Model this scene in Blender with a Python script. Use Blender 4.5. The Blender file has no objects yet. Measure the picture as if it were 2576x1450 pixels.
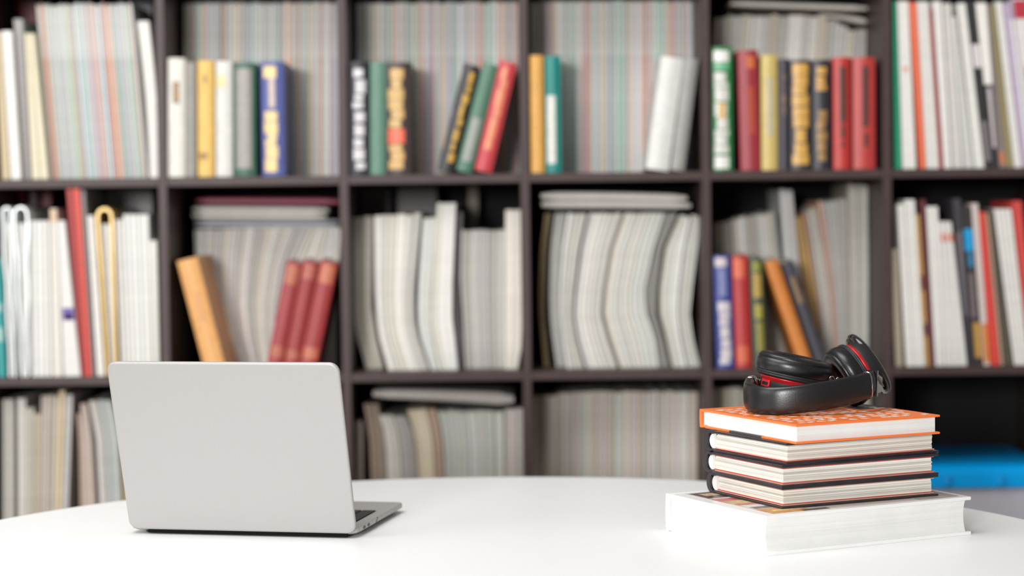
import bpy, bmesh, math, random
from mathutils import Vector, Matrix

# ------------------------------------------------------------------ camera
T = 0.74                                   # table height
F, EYE, PITCH, ROLL = 5200.0, T + 0.423, 0.0421, 0.0118
scene = bpy.context.scene
COL = scene.collection
cam_d = bpy.data.cameras.new('camera')
cam = bpy.data.objects.new('camera', cam_d)
COL.objects.link(cam)
cam_d.sensor_fit = 'HORIZONTAL'
cam_d.sensor_width = 36.0
cam_d.lens = F / 2576.0 * 36.0
cam_d.clip_start = 0.05
cam.matrix_world = (Matrix.Translation((0, 0, EYE)) @ Matrix.Rotation(math.pi / 2 - PITCH, 4, 'X')
                    @ Matrix.Rotation(-ROLL, 4, 'Z'))
cam_d.dof.use_dof = True
cam_d.dof.focus_distance = 2.57
cam_d.dof.aperture_fstop = 2.4
scene.camera = cam

# ------------------------------------------------------------------ world, lights, exposure
world = bpy.data.worlds.new('world')
scene.world = world
world.use_nodes = True
bg = world.node_tree.nodes['Background']
bg.inputs['Color'].default_value = (1.0, 1.0, 1.0, 1)
bg.inputs['Strength'].default_value = 0.24


def area(name, loc, target, sx, sy, power, col=(1, 1, 1)):
    d = bpy.data.lights.new(name, 'AREA')
    d.shape = 'RECTANGLE'
    d.size, d.size_y, d.energy, d.color = sx, sy, power, col
    o = bpy.data.objects.new(name, d)
    COL.objects.link(o)
    o.location = loc
    o.rotation_euler = (Vector(target) - Vector(loc)).to_track_quat('-Z', 'Y').to_euler()
    return o


area('window_left_offscreen', (-3.6, 0.6, 2.2), (0.2, 2.7, 0.85), 2.4, 1.8, 42, (1.0, 1.0, 1.0))
area('window_behind_offscreen', (-2.2, -4.6, 2.05), (0.0, 3.7, 1.0), 1.4, 1.4, 425, (1.0, 0.995, 0.985))
area('ceiling_lamp_offscreen', (-0.7, 2.0, 2.85), (-0.4, 2.3, 0.7), 1.6, 1.6, 46, (1.0, 1.0, 0.995))

vs = scene.view_settings
vs.view_transform = 'Standard'
vs.look = 'None'
vs.gamma = 1.0
vs.use_curve_mapping = False
vs.exposure = 0.0


# ------------------------------------------------------------------ helpers
def ray(px, py):
    x, y = px - 1288.0, py - 725.0
    cr, sr = math.cos(ROLL), math.sin(ROLL)
    xx, yy = x * cr - y * sr, x * sr + y * cr
    c, s = math.cos(PITCH), math.sin(PITCH)
    return Vector((xx / F, c - yy / F * s, -s - yy / F * c))


def atY(px, py, Y):
    d = ray(px, py)
    return Vector((0, 0, EYE)) + d * (Y / d.y)


def lin(c):
    return tuple(((v / 255.0) / 12.92 if v <= 10 else (((v / 255.0) + 0.055) / 1.055) ** 2.4) for v in c)


_M = {}


def mat(name, srgb, rough=0.6, metal=0.0, var=0.06, scale=40.0, stretch=(1, 1, 1), bump=0.0, coat=0.0, spec=0.5, k=1.0):
    if name in _M:
        return _M[name]
    m = bpy.data.materials.new(name)
    m.use_nodes = True
    nt = m.node_tree
    b = nt.nodes['Principled BSDF']
    c = [min(0.95, v * k) for v in lin(srgb)]
    b.inputs['Roughness'].default_value = rough
    b.inputs['Metallic'].default_value = metal
    b.inputs['Coat Weight'].default_value = coat
    b.inputs['Specular IOR Level'].default_value = spec
    tc = nt.nodes.new('ShaderNodeTexCoord')
    mp = nt.nodes.new('ShaderNodeMapping')
    mp.inputs['Scale'].default_value = stretch
    nz = nt.nodes.new('ShaderNodeTexNoise')
    nz.inputs['Scale'].default_value = scale
    nz.inputs['Detail'].default_value = 4.0
    rp = nt.nodes.new('ShaderNodeValToRGB')
    rp.color_ramp.elements[0].position = 0.3
    rp.color_ramp.elements[1].position = 0.7
    rp.color_ramp.elements[0].color = (*[v * (1 - var) for v in c], 1)
    rp.color_ramp.elements[1].color = (*[min(1, v * (1 + var)) for v in c], 1)
    L = nt.links.new
    L(tc.outputs['Object'], mp.inputs['Vector'])
    L(mp.outputs['Vector'], nz.inputs['Vector'])
    L(nz.outputs['Fac'], rp.inputs['Fac'])
    L(rp.outputs['Color'], b.inputs['Base Color'])
    if bump:
        bp = nt.nodes.new('ShaderNodeBump')
        bp.inputs['Strength'].default_value = bump
        bp.inputs['Distance'].default_value = 0.001
        L(nz.outputs['Fac'], bp.inputs['Height'])
        L(bp.outputs['Normal'], b.inputs['Normal'])
    _M[name] = m
    return m


def cmat(c, rough=0.6, k=1.0, pre='paper'):
    return mat('%s_%d_%d_%d_%d' % (pre, *c, int(k * 100)), c, rough, var=0.05, scale=60, k=k)


def page_mat(name, c, lines=900.0, depth=0.10, k=1.0):
    """paper edges: fine lines that follow the leaves (local z)"""
    if name in _M:
        return _M[name]
    m = mat(name, c, 0.8, var=0.03, scale=30, k=k)
    nt = m.node_tree
    b = nt.nodes['Principled BSDF']
    L = nt.links.new
    tc = next(n for n in nt.nodes if n.type == 'TEX_COORD')
    mp = nt.nodes.new('ShaderNodeMapping')
    mp.inputs['Scale'].default_value = (2.0, 2.0, lines)
    nz = nt.nodes.new('ShaderNodeTexNoise')
    nz.inputs['Scale'].default_value = 1.0
    nz.inputs['Detail'].default_value = 3.0
    mx = nt.nodes.new('ShaderNodeMix')
    mx.data_type = 'RGBA'
    mx.blend_type = 'MULTIPLY'
    mx.inputs['Factor'].default_value = 1.0
    rp = nt.nodes.new('ShaderNodeValToRGB')
    rp.color_ramp.elements[0].position = 0.32
    rp.color_ramp.elements[1].position = 0.6
    rp.color_ramp.elements[0].color = (1 - depth * 2, 1 - depth * 2.1, 1 - depth * 2.3, 1)
    rp.color_ramp.elements[1].color = (1, 1, 1, 1)
    src = b.inputs['Base Color'].links[0].from_socket
    L(tc.outputs['Object'], mp.inputs['Vector'])
    L(mp.outputs['Vector'], nz.inputs['Vector'])
    L(nz.outputs['Fac'], rp.inputs['Fac'])
    L(src, mx.inputs['A'])
    L(rp.outputs['Color'], mx.inputs['B'])
    L(mx.outputs['Result'], b.inputs['Base Color'])
    bp = nt.nodes.new('ShaderNodeBump')
    bp.inputs['Strength'].default_value = 0.35
    bp.inputs['Distance'].default_value = 0.0006
    L(nz.outputs['Fac'], bp.inputs['Height'])
    L(bp.outputs['Normal'], b.inputs['Normal'])
    return m


def mesh_obj(name, verts, faces, mats, parent=None, smooth=False, midx=None, bevel=0.0, seg=2):
    me = bpy.data.meshes.new(name)
    me.from_pydata([tuple(v) for v in verts], [], faces)
    bm = bmesh.new()
    bm.from_mesh(me)
    bmesh.ops.recalc_face_normals(bm, faces=bm.faces)
    bm.to_mesh(me)
    bm.free()
    if not isinstance(mats, (list, tuple)):
        mats = [mats]
    for m in mats:
        me.materials.append(m)
    if midx:
        for p, i in zip(me.polygons, midx):
            p.material_index = i
    if smooth:
        for p in me.polygons:
            p.use_smooth = True
    o = bpy.data.objects.new(name, me)
    COL.objects.link(o)
    if parent:
        o.parent = parent
    if bevel:
        b = o.modifiers.new('bevel', 'BEVEL')
        b.width = bevel
        b.segments = seg
        b.limit_method = 'ANGLE'
        b.angle_limit = 0.7
    return o


def box(x0, x1, y0, y1, z0, z1):
    v = [(x, y, z) for z in (z0, z1) for y in (y0, y1) for x in (x0, x1)]
    f = [(0, 2, 3, 1), (4, 5, 7, 6), (0, 1, 5, 4), (2, 6, 7, 3), (0, 4, 6, 2), (1, 3, 7, 5)]
    return v, f


def boxes(lst):
    V, Fc = [], []
    for b in lst:
        v, f = box(*b)
        n = len(V)
        V += v
        Fc += [tuple(i + n for i in q) for q in f]
    return V, Fc


def empty(name, M=None):
    o = bpy.data.objects.new(name, None)
    o.empty_display_size = 0.02
    COL.objects.link(o)
    if M is not None:
        o.matrix_world = M
    return o


def tag(o, label, cat, group=None):
    o['label'] = label
    o['category'] = cat
    if group:
        o['group'] = group
    return o


def loft(rings, cap0=True, cap1=True, closed=True):
    V, Fc = [], []
    n = len(rings[0])
    for r in rings:
        V += list(r)
    for i in range(len(rings) - 1):
        for j in range(n if closed else n - 1):
            k = (j + 1) % n
            Fc.append((i * n + j, i * n + k, (i + 1) * n + k, (i + 1) * n + j))
    if cap0:
        Fc.append(tuple(range(n - 1, -1, -1)))
    if cap1:
        Fc.append(tuple(range((len(rings) - 1) * n, len(rings) * n)))
    return V, Fc


def rrect(x0, x1, y0, y1, r, z, n=6):
    pts = []
    for cx, cy, a0 in ((x1 - r, y1 - r, 0), (x0 + r, y1 - r, 90), (x0 + r, y0 + r, 180), (x1 - r, y0 + r, 270)):
        for i in range(n + 1):
            a = math.radians(a0 + 90.0 * i / n)
            pts.append((cx + r * math.cos(a), cy + r * math.sin(a), z))
    return pts


# ------------------------------------------------------------------ setting
SY = 3.71                                   # front of the bookshelf
DEPTH = 0.36
BT = 0.016
COLW = 0.3248
X0 = -0.6241
ROWZ = {k: T + 0.4643 - (k - 1) * 0.3563 for k in range(-1, 5)}    # board centre under row k


LIFT = 0.00006                              # things stand on the boards


def shelf_top(row):
    return ROWZ[row] + BT / 2 + LIFT


fl = mesh_obj('floor', *box(-4.2, 4.2, -6.0, 4.5, -0.05, 0.0),
              mat('floor_wood', (150, 130, 112), 0.45, var=0.15, scale=3, stretch=(1, 9, 1)))
fl['kind'] = 'structure'
wl = mesh_obj('wall_back', *box(-4.2, 4.2, 4.12, 4.2, 0, 2.9), mat('wall_paint', (186, 182, 176), 0.85, var=0.03, scale=5))
wl['kind'] = 'structure'

wood = mat('dark_wenge_laminate', (68, 54, 53), 0.45, var=0.10, scale=14, stretch=(3, 3, 3), spec=0.3)
dark_back = mat('shelf_back_black', (22, 19, 20), 0.85, var=0.2, scale=8)
shelf = tag(empty('bookshelf', Matrix.Translation((0, SY, 0))),
            'tall dark brown open bookshelf with square cells full of books and magazines', 'bookshelf')
ups = [X0 + i * COLW for i in range(-1, 6)]
ztop, zbot = ROWZ[-1] + BT / 2, ROWZ[4] - BT / 2
for x in ups:
    mesh_obj('upright', *box(x - BT / 2, x + BT / 2, 0, DEPTH, 0, ztop), wood, shelf, bevel=0.0008, seg=1)
for r in range(-1, 5):
    for i in range(6):
        mesh_obj('shelf_board', *box(ups[i] + BT / 2, ups[i + 1] - BT / 2, 0.001, DEPTH, ROWZ[r] - BT / 2, ROWZ[r] + BT / 2),
                 wood, shelf, bevel=0.0008, seg=1)
mesh_obj('plinth', *box(ups[0] + BT / 2, ups[-1] - BT / 2, 0.03, 0.045, 0, zbot), wood, shelf)
mesh_obj('back_panel', *box(ups[0] - BT / 2, ups[-1] + BT / 2, DEPTH, DEPTH + 0.006, 0, ztop), dark_back, shelf)

# table ----------------------------------------------------------------------
TX, TY, TR = -0.0415, 2.397, 0.767
table = tag(empty('round_table', Matrix.Translation((TX, TY, 0))),
            'round white table under the laptop and the stack of books', 'table')


def disc(prof, n=160):
    return loft([[(r * math.cos(2 * math.pi * i / n), r * math.sin(2 * math.pi * i / n), z) for i in range(n)] for r, z in prof])


tw = mat('white_table_laminate', (243, 243, 242), 0.42, var=0.012, scale=220, bump=0.04)
o = mesh_obj('tabletop', *disc([(TR - .012, T - .028), (TR - .003, T - .024), (TR, T - .016), (TR, T - .008), (TR - .003, T - .002), (TR - .008, T)]), tw, table)
mesh_obj('column', *disc([(.05, .02), (.05, T - .04), (.16, T - .028)], 48), mat('white_steel', (225, 225, 222), 0.35), table, smooth=True)
mesh_obj('foot', *disc([(.34, 0), (.34, .008), (.32, .016), (.06, .03)], 64), mat('white_steel', (225, 225, 222), 0.35), table)

# ------------------------------------------------------------------ laptop
PHI, LW, LL, TAU = 0.2112, 0.304, 0.231, 0.2907
br = Vector((-0.1998, 2.5874, T))
lorg = br + Vector((-math.cos(PHI), math.sin(PHI), 0)) * LW / 2
laptop = tag(empty('laptop', Matrix.Translation(lorg) @ Matrix.Rotation(-PHI, 4, 'Z')),
             'silver laptop standing open on the white table with its lid back showing', 'laptop')
alu_lid = mat('silver_aluminium', (174, 172, 170), 0.42, metal=0.25, var=0.015, scale=300, spec=0.4)
alu_base = alu_lid                          # lid and base are one metal
blackp = mat('black_plastic', (16, 16, 18), 0.4, var=0.1)
hw = LW / 2


def base_ring(ins, z):
    return rrect(-hw + ins, hw - ins, 0.002 + ins, LL - ins, max(.004, 0.011 - ins * .4), z)


mesh_obj('base', *loft([base_ring(.016, .0030), base_ring(.004, .0046), base_ring(.0006, .0062), base_ring(0, .0075), base_ring(0, .0122), base_ring(.0006, .0128)]),
         alu_base, laptop)
# keyboard tray and keys
kb = mesh_obj('keyboard', *box(-.137, .137, .034, .148, .0124, .01295), blackp, laptop)
kx, ky = .2735 / 14.0, .1135 / 6.0
key_me = None
for r in range(6):
    for c in range(14):
        x, y = -.13675 + c * kx + kx / 2, .0343 + r * ky + ky / 2
        if key_me is None:
            k = mesh_obj('key', *box(-kx * .44, kx * .44, -ky * .44, ky * .44, 0, .0011), mat('dark_key', (42, 39, 40), 0.5), kb, bevel=.0006)
            key_me = k
        else:
            k = key_me.copy()
            COL.objects.link(k)
            k.parent = kb
        k.location = (x, y, .01295)
mesh_obj('trackpad', *box(-.066, .066, .155, .226, .0126, .01296), mat('trackpad_silver', (174, 172, 170), 0.3, metal=.25, var=.02), laptop)
# right hand side: raised lighter section with two ports, dark slanted seam
sidem = alu_lid
sx = hw
V = [(sx - .001, .018, .0066), (sx - .001, .086, .0066), (sx - .001, .094, .0124), (sx - .001, .018, .0124)]
V += [(x + .0019, y, z) for x, y, z in V]
sp = mesh_obj('side_plate', V, [(0, 3, 2, 1), (4, 5, 6, 7), (0, 1, 5, 4), (1, 2, 6, 5), (2, 3, 7, 6), (3, 0, 4, 7)], sidem, laptop, bevel=.0004)
for y in (.034, .054):
    V, Fc = loft([[(sx + d, y + .0056 * math.cos(a) * s, .0096 + .0021 * math.sin(a) * s) for a in [2 * math.pi * i / 16 for i in range(16)]] for d, s in ((.0006, 1.0), (.00105, 1.0))])
    mesh_obj('port', V, Fc, blackp, sp)
V = [(sx - .001, .087, .0066), (sx - .001, .091, .0066), (sx - .001, .1, .0126), (sx - .001, .0955, .0126)]
V += [(x + .0016, y, z) for x, y, z in V]
mesh_obj('seam', V, [(0, 3, 2, 1), (4, 5, 6, 7), (0, 1, 5, 4), (1, 2, 6, 5), (2, 3, 7, 6), (3, 0, 4, 7)], blackp, laptop)
V, Fc = loft([[(x, .0035 + .0034 * math.cos(a), .0088 + .0034 * math.sin(a)) for a in [2 * math.pi * i / 14 for i in range(14)]] for x in (-.125, .125)])
mesh_obj('hinge', V, Fc, blackp, laptop, smooth=False)
mesh_obj('rear_shade_strip', *box(-.127, .140, .0012, .006, .0014, .0072), mat('black_matte_shade', (8, 8, 10), 0.8, spec=.15), laptop, bevel=.0008)  # black strip added for the shade on the base's rear below the lid
for x in (-.128, .128):
    for y in (.022, .205):
        V, Fc = loft([[(x + rr * math.cos(a), y + rr * math.sin(a), z) for a in [2 * math.pi * i / 20 for i in range(20)]] for rr, z in ((.0085, -.0002), (.0095, .0012), (.0095, .0036))])
        mesh_obj('rubber_foot', V, Fc, blackp, laptop)
# lid in its own tilted frame: local x across, y up the lid, z towards the camera side (back of the lid)
lidM = Matrix.Translation((0, 0, .0055)) @ Matrix.Rotation(math.pi / 2 + TAU, 4, 'X')


def lid_ring(ins, z):
    return rrect(-hw + ins, hw - ins, ins, LL - ins, .0125 - ins * .6, z, 8)


lid = mesh_obj('lid', *loft([lid_ring(.0008, -.0048), lid_ring(0, -.0042), lid_ring(0, -.0022), lid_ring(.0005, -.0010), lid_ring(.0016, -.0003), lid_ring(.0035, 0)]), alu_lid, laptop)
lid.matrix_local = lidM
mesh_obj('screen', *loft([lid_ring(.003, -.0052), lid_ring(.003, -.0046)]), mat('screen_glass', (10, 10, 12), 0.08, var=.02), lid)
for o in list(laptop.children):
    if o.name.startswith('lid') or o.name.startswith('base'):
        for p in o.data.polygons:
            p.use_smooth = True
        o.modifiers.new('bev', 'WEIGHTED_NORMAL')


# ------------------------------------------------------------------ books
def make_book(name, M, a, b, t, cover, pages, board=.0028, over=.003, spine='flat', bulge=.004, concave=0.0, layers=0,
              seed=0, joint=True, endp=None, pinset=.0):
    """local frame: x spine->fore edge (0..a), y along the spine (0..b), z through the thickness (0..t)"""
    root = empty(name, M)
    # cover: C profile extruded along y
    out, inn = [], []
    out.append((a, t))
    inn.append((a, t - board))
    ns = 10
    if spine == 'flat':
        if joint:
            for x, dz in ((.014, 0), (.011, -.0009), (.008, -.0009), (.005, 0)):
                out.append((x, t + dz))
                inn.append((x, t - board + dz))
        for i in range(ns + 1):
            s = i / ns
            ang = math.pi * s
            out.append((-bulge * math.sin(ang), t - s * t))
            inn.append((board - bulge * math.sin(ang), t - board - s * (t - 2 * board)))
        if joint:
            for x, dz in ((.005, 0), (.008, .0009), (.011, .0009), (.014, 0)):
                out.append((x, dz))
                inn.append((x, board + dz))
    else:
        r = bulge
        for x, dz in ((r + .012, 0), (r + .009, -.0012), (r + .006, -.0012)):
            out.append((x, t + dz))
            inn.append((x, t - board + dz))
        for i in range(ns + 1):
            ang = math.pi * (i / ns)
            out.append((r + .004 - (r + .004) * math.sin(ang) ** .8, t / 2 + (t / 2 + .0004) * math.cos(ang)))
            inn.append((r + .004 - (r + .004 - .0095) * math.sin(ang) ** .8, t / 2 + (t / 2 - board) * math.cos(ang)))
        for x, dz in ((r + .006, .0012), (r + .009, .0012), (r + .012, 0)):
            out.append((x, dz))
            inn.append((x, board + dz))
    out.append((a, 0))
    inn.append((a, board))
    n = len(out)
    V = [(x, y, z) for y in (0, b) for pr in (out, inn) for x, z in pr]
    Fc = []
    for i in range(n - 1):
        Fc += [(i, i + 1, 2 * n + i + 1, 2 * n + i), (n + i, 3 * n + i, 3 * n + i + 1, n + i + 1),
               (i, n + i, n + i + 1, i + 1), (2 * n + i, 2 * n + i + 1, 3 * n + i + 1, 3 * n + i)]
    for i in (0, n - 1):
        Fc.append((i, 2 * n + i, 3 * n + i, n + i))
    mesh_obj('cover', V, Fc, cover, root, bevel=.0006, seg=2)
    # pages
    px0 = board + .001 if spine == 'flat' else bulge + .007
    pz0, pz1 = board, t - board
    rnd = random.Random(seed)
    N = max(layers, 1)
    V, Fc, MI = [], [], []
    mats = pages if isinstance(pages, list) else [pages]
    for li in range(N):
        z0 = pz0 + (pz1 - pz0) * li / N
        z1 = pz0 + (pz1 - pz0) * (li + 1) / N - (.00012 if layers else 0)
        jit = (rnd.random() - .5) * .0012 if layers else 0
        jy0, jy1 = ((rnd.random() - .5) * .001, (rnd.random() - .5) * .001) if layers else (0, 0)
        rings = []
        sub = 8 if N == 1 else 1
        for s in range(sub + 1):
            z = z0 + (z1 - z0) * s / sub
            q = (z - pz0) / (pz1 - pz0) * 2 - 1
            xf = a - over - concave * (1 - q * q) + jit
            xs = px0 + (0 if spine == 'flat' else .006 * abs(q) ** 2)
            rings.append([(xs, over + jy0, z), (xf, over + jy0, z), (xf, b - over + jy1, z), (xs, b - over + jy1, z)])
        v, f = loft(rings)
        k = len(V)
        V += v
        Fc += [tuple(i + k for i in q) for q in f]
        MI += [li % len(mats)] * len(f)
    mesh_obj('pages', V, Fc, mats, root, midx=MI)
    if endp:
        for z in endp[1]:
            mesh_obj('endpaper', *box(px0 + .006, a - over * .35, over * .5, b - over * .5, z - .0005, z + .0005), endp[0], root)
    return root


def lay(N, A, a, z):
    """matrix of a book lying flat; N = near fore-edge corner, spine to the left"""
    o = Vector((N[0], N[1], 0)) + Vector((-math.cos(A), math.sin(A), 0)) * a
    return Matrix.Translation((o.x, o.y, T + z)) @ Matrix.Rotation(-A, 4, 'Z')


white_cover = mat('white_gloss_cover', (236, 236, 234), 0.3, var=.01)
white_pages = page_mat('white_page_edges', (232, 232, 229), 700, .035)
wb = make_book('art_book', lay((.2962, 2.424), 1.097, .226, 0), .226, .307, .0478, white_cover, white_pages,
               board=.0042, over=.0052, bulge=.0015, concave=.004)
tag(wb, 'thick white hardcover book at the bottom of the stack on the table', 'book', 'books in the stack on the table')


def patch(parent, name, poly, m, z, th=.00025):
    n = len(poly)
    V = [(x, y, z) for x, y in poly] + [(x, y, z + th) for x, y in poly]
    Fc = [tuple(range(n - 1, -1, -1)), tuple(range(n, 2 * n))] + [(i, (i + 1) % n, n + (i + 1) % n, n + i) for i in range(n)]
    return mesh_obj(name, V, Fc, m, parent)


def q(x0, x1, y0, y1):
    return [(x0, y0), (x1, y0), (x1, y1), (x0, y1)]


zt = .0478
pics = [(q(.018, .216, .016, .297), (206, 200, 192), .40), (q(.022, .07, .02, .09), (92, 74, 68), .3),
        (q(.03, .05, .03, .085), (196, 164, 140), .4), (q(.078, .118, .018, .09), (186, 84, 92), .3),
        (q(.1, .124, .02, .08), (196, 178, 128), .5), (q(.126, .138, .02, .09), (206, 118, 100), .4),
        (q(.142, .168, .02, .08), (214, 212, 206), .4), (q(.158, .172, .022, .05), (120, 112, 108), .4),
        (q(.178, .214, .018, .075), (208, 146, 78), .45), (q(.19, .2, .03, .07), (226, 196, 140), .45),
        (q(.206, .216, .062, .1), (46, 40, 42), .4), (q(.02, .216, .235, .296), (170, 162, 154), .35)]
for i, (pl, c, rg) in enumerate(pics):
    patch(wb, 'cover_picture', pl, mat('cover_print_%d' % i, c, rg, var=.22 if i else .04, scale=160), zt + .00004 * i, .00012)
pen = mat('ink_dark', (60, 55, 55), 0.5)
V, Fc = loft([[(.19 + rr * math.cos(t_), .262 + 1.5 * rr * math.sin(t_), zt + z) for t_ in [2 * math.pi * i / 20 for i in range(20)]]
              for rr, z in ((.0060, 0), (.0060, .0007), (.0046, .0007), (.0046, 0))], False, False)
mesh_obj('cover_emblem', V, Fc, pen, wb)

blk = mat('black_scuffed_cover', (44, 38, 44), 0.28, var=.35, scale=55, bump=.05)
pgA = page_mat('cream_page_edges', (236, 232, 222), 500, .16)
pgB = page_mat('white_section_edges', (243, 241, 234), 420, .10)
pgC = page_mat('ivory_section_edges', (222, 216, 204), 420, .14)
redp = mat('red_endpaper', (196, 74, 58), 0.6)
salm = mat('salmon_endpaper', (226, 176, 152), 0.7)
lining = mat('white_spine_lining', (228, 228, 224), 0.7)
bt = .0268
specs = [((.3216, 2.474), 1.131, .178, .2307, .0478, 'lowest of the three, resting on the white book', [(redp, .0052), (salm, .0042), (salm, .0224)]),
         ((.3213, 2.470), 1.118, .183, .2328, .0478 + bt, 'in the middle of the three', [(redp, .0046), (salm, .0036), (redp, .0226)]),
         ((.3270, 2.472), 1.095, .184, .2310, .0478 + 2 * bt, 'uppermost of the three, under the orange book', [(salm, .0048), (redp, .0040)])]
for i, (Nn, A, a, b, z, where, ends) in enumerate(specs):
    # small settle gap is closed by a 0.2 mm overlap
    bk = make_book('notebook', lay(Nn, A, a, z - .0001), a, b, bt + .0001, blk, [pgA, pgB, pgC], board=.0031, over=.0062, spine='round', bulge=.012, concave=0,
                   layers=9, seed=11 + i)
    tag(bk, 'black hardcover book with rounded spine, ' + where, 'book', 'books in the stack on the table')
    for m, zz in ends:
        mesh_obj('endpaper', *box(.02, a - .0042, .004, b - .004, zz - .00045, zz + .00045), m, bk)
    V, Fc = [], []
    ring = []
    for j in range(13):
        ang = math.pi * j / 12
        ring.append((.0215 - .0112 * math.sin(ang), bt / 2 + (bt / 2 - .0034) * math.cos(ang)))
    rings = [[(x, y, zz) for x, zz in ring] for y in (.0028, .0062)]
    V, Fc = loft(rings)
    mesh_obj('headband_lining', V, Fc, lining, bk)
    V, Fc = loft([[(x, bk_y, zz) for x, zz in ring] for bk_y in (b - .0062, b - .0028)])
    mesh_obj('headband_lining', V, Fc, lining, bk)

org = mat('orange_cloth_cover', (240, 122, 56), 0.45, var=.03, scale=200)
ZO = .0478 + 3 * bt
ot = .0237
oa, ob_ = .222, .213
opg = page_mat('orange_book_page_edges', (238, 240, 238), 800, .06)
obk = make_book('orange_book', lay((.337, 2.460), 1.12, oa, ZO - .0001), oa, ob_, ot, org, opg, board=.0026, over=.0045, bulge=.0008, concave=0, joint=True)
tag(obk, 'orange hardcover book with white printed marks on top of the stack', 'book', 'books in the stack on the table')
# white printed marks on the cover: irregular little shapes in rows
rnd = random.Random(5)
V, Fc = [], []
NX, NY = 12, 13
for i in range(NX):
    for j in range(NY):
        if rnd.random() < .12:
            continue
        cx = .02 + (oa - .028) * (i + .5) / NX + (rnd.random() - .5) * .003
        cy = .006 + (ob_ - .012) * (j + .5) / NY + (rnd.random() - .5) * .003 + (i % 2) * .004
        if .052 < cx < .126 and cy > .158 or cy > ob_ - .006:
            continue
        w, hh = .0030 + rnd.random() * .0022, .0044 + rnd.random() * .0026
        ang = (rnd.random() - .5) * .9
        kind = rnd.randint(0, 3)
        if kind == 0:
            pts = [(-w, -hh), (w, -hh * .7), (w * .8, hh), (-w, hh * .8)]
        elif kind == 1:
            pts = [(-w, -hh), (w, -hh), (w, -hh * .2), (w * .1, hh * .1), (w * .6, hh), (-w, hh)]
        elif kind == 2:
            pts = [(-w, -hh * .6), (0, -hh), (w, -hh * .5), (w * .7, hh), (-w * .3, hh * .6)]
        else:
            pts = [(-w, hh * .3), (-w * .2, -hh), (w, -hh * .4), (w * .5, hh * .4), (w * .1, hh)]
        k = len(V)
        n = len(pts)
        ca, sa = math.cos(ang), math.sin(ang)
        for z in (ot - .0002, ot + .0001):
            V += [(cx + x * ca - y * sa, cy + x * sa + y * ca, z) for x, y in pts]
        Fc += [tuple(range(k + n - 1, k - 1, -1)), tuple(range(k + n, k + 2 * n))] + [(k + m_, k + (m_ + 1) % n, k + n + (m_ + 1) % n, k + n + m_) for m_ in range(n)]
lt = mesh_obj('cover_print', V, Fc, mat('white_print', (232, 224, 214), 0.5, var=.04), obk)
lt['kind'] = 'stuff'
dk = mat('dark_grey_print', (74, 70, 68), 0.4, var=.08)
patch(obk, 'title_panel', q(.058, .120, .166, .2126), dk, ot - .0002, .0003)
for i in range(5):
    patch(obk, 'title_mark', q(.112 - i * .011, .117 - i * .011, .192, .207 - (i % 2) * .005), mat('white_print', (232, 224, 214), 0.5), ot - .0001, .0003)
mesh_obj('back_panel_print', *box(.072, .146, -.0002, ob_ * .6, -.0002, .0027), dk, obk)

# ------------------------------------------------------------------ headphones
hp_base = atY(2060, 1010, 2.62)
ZB = T + ZO + ot
HP = empty('headphones', Matrix.Translation((hp_base.x, 2.62, ZB)))
tag(HP, 'black folding headphones with red rings lying on the orange book', 'headphones')
HPi = HP.matrix_world.inverted()
leather = mat('black_leather', (20, 19, 21), 0.33, var=.12, scale=500, bump=.10, spec=.6)
gloss = mat('black_gloss_plastic', (26, 24, 26), 0.10, var=.05, coat=.6)
matte = mat('black_matte_plastic', (34, 33, 35), 0.5, var=.06)
redm = mat('red_anodised_metal', (206, 38, 44), 0.32, metal=.35, var=.04, scale=300)
chrome = mat('dark_chrome', (196, 192, 190), 0.12, metal=1.0, var=.03)
thread = mat('dark_stitch', (12, 12, 13), 0.6)


def hobj(name, V, Fc, m, parent=None, smooth=True, sub=0):
    V = [HPi @ Vector(v) for v in V]
    o = mesh_obj(name, V, Fc, m, parent or HP, smooth=smooth)
    if sub:
        s = o.modifiers.new('sub', 'SUBSURF')
        s.levels = s.render_levels = sub
    return o


def catmull(P, n):
    P = [Vector(p) for p in P]
    P = [P[0] * 2 - P[1]] + P + [P[-1] * 2 - P[-2]]
    out = []
    for i in range(1, len(P) - 2):
        for s in range(n):
            t = s / n
            p0, p1, p2, p3 = P[i - 1:i + 3]
            out.append(.5 * ((2 * p1) + (p2 - p0) * t + (2 * p0 - 5 * p1 + 4 * p2 - p3) * t * t + (3 * p1 - p0 - 3 * p2 + p3) * t ** 3))
    out.append(P[-2])
    return out


# head band: centre line in photo pixels + distance, resting on the orange cover at its front
bp = [(1893, 974, 2.660), (1884, 984, 2.635), (1885, 997, 2.607), (1905, 1006, 2.584), (1945, 1009, 2.568), (1995, 1006, 2.562), (2050, 999, 2.563),
      (2100, 991, 2.570), (2145, 981, 2.582), (2176, 971, 2.596), (2193, 965, 2.606)]
path = catmull([atY(*p) for p in bp], 6)


def band_rings(path, hh, th, hfun):
    rings = []
    n = len(path)
    for i, p in enumerate(path):
        tan = (path[min(i + 1, n - 1)] - path[max(i - 1, 0)]).normalized()
        side = tan.cross(Vector((0, 0, 1))).normalized()      # points outwards (towards the camera at the front)
        up = side.cross(tan).normalized()
        k = hfun(i / (n - 1))
        ring = []
        for j in range(24):
            a = 2 * math.pi * j / 24
            ca, sa = math.cos(a), math.sin(a)
            e = .62
            x = math.copysign(abs(ca) ** e, ca) * th
            y = math.copysign(abs(sa) ** e, sa) * hh * k
            if x > 0:
                x *= 1.0
            ring.append(p + side * x + up * y)
        rings.append(ring)
    return rings


hb = hobj('headband', *loft(band_rings(path, .0178, .0066, lambda t: .80 + .2 * min(1, t / .22) - .12 * max(0, (t - .75) / .25))), leather)
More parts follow.
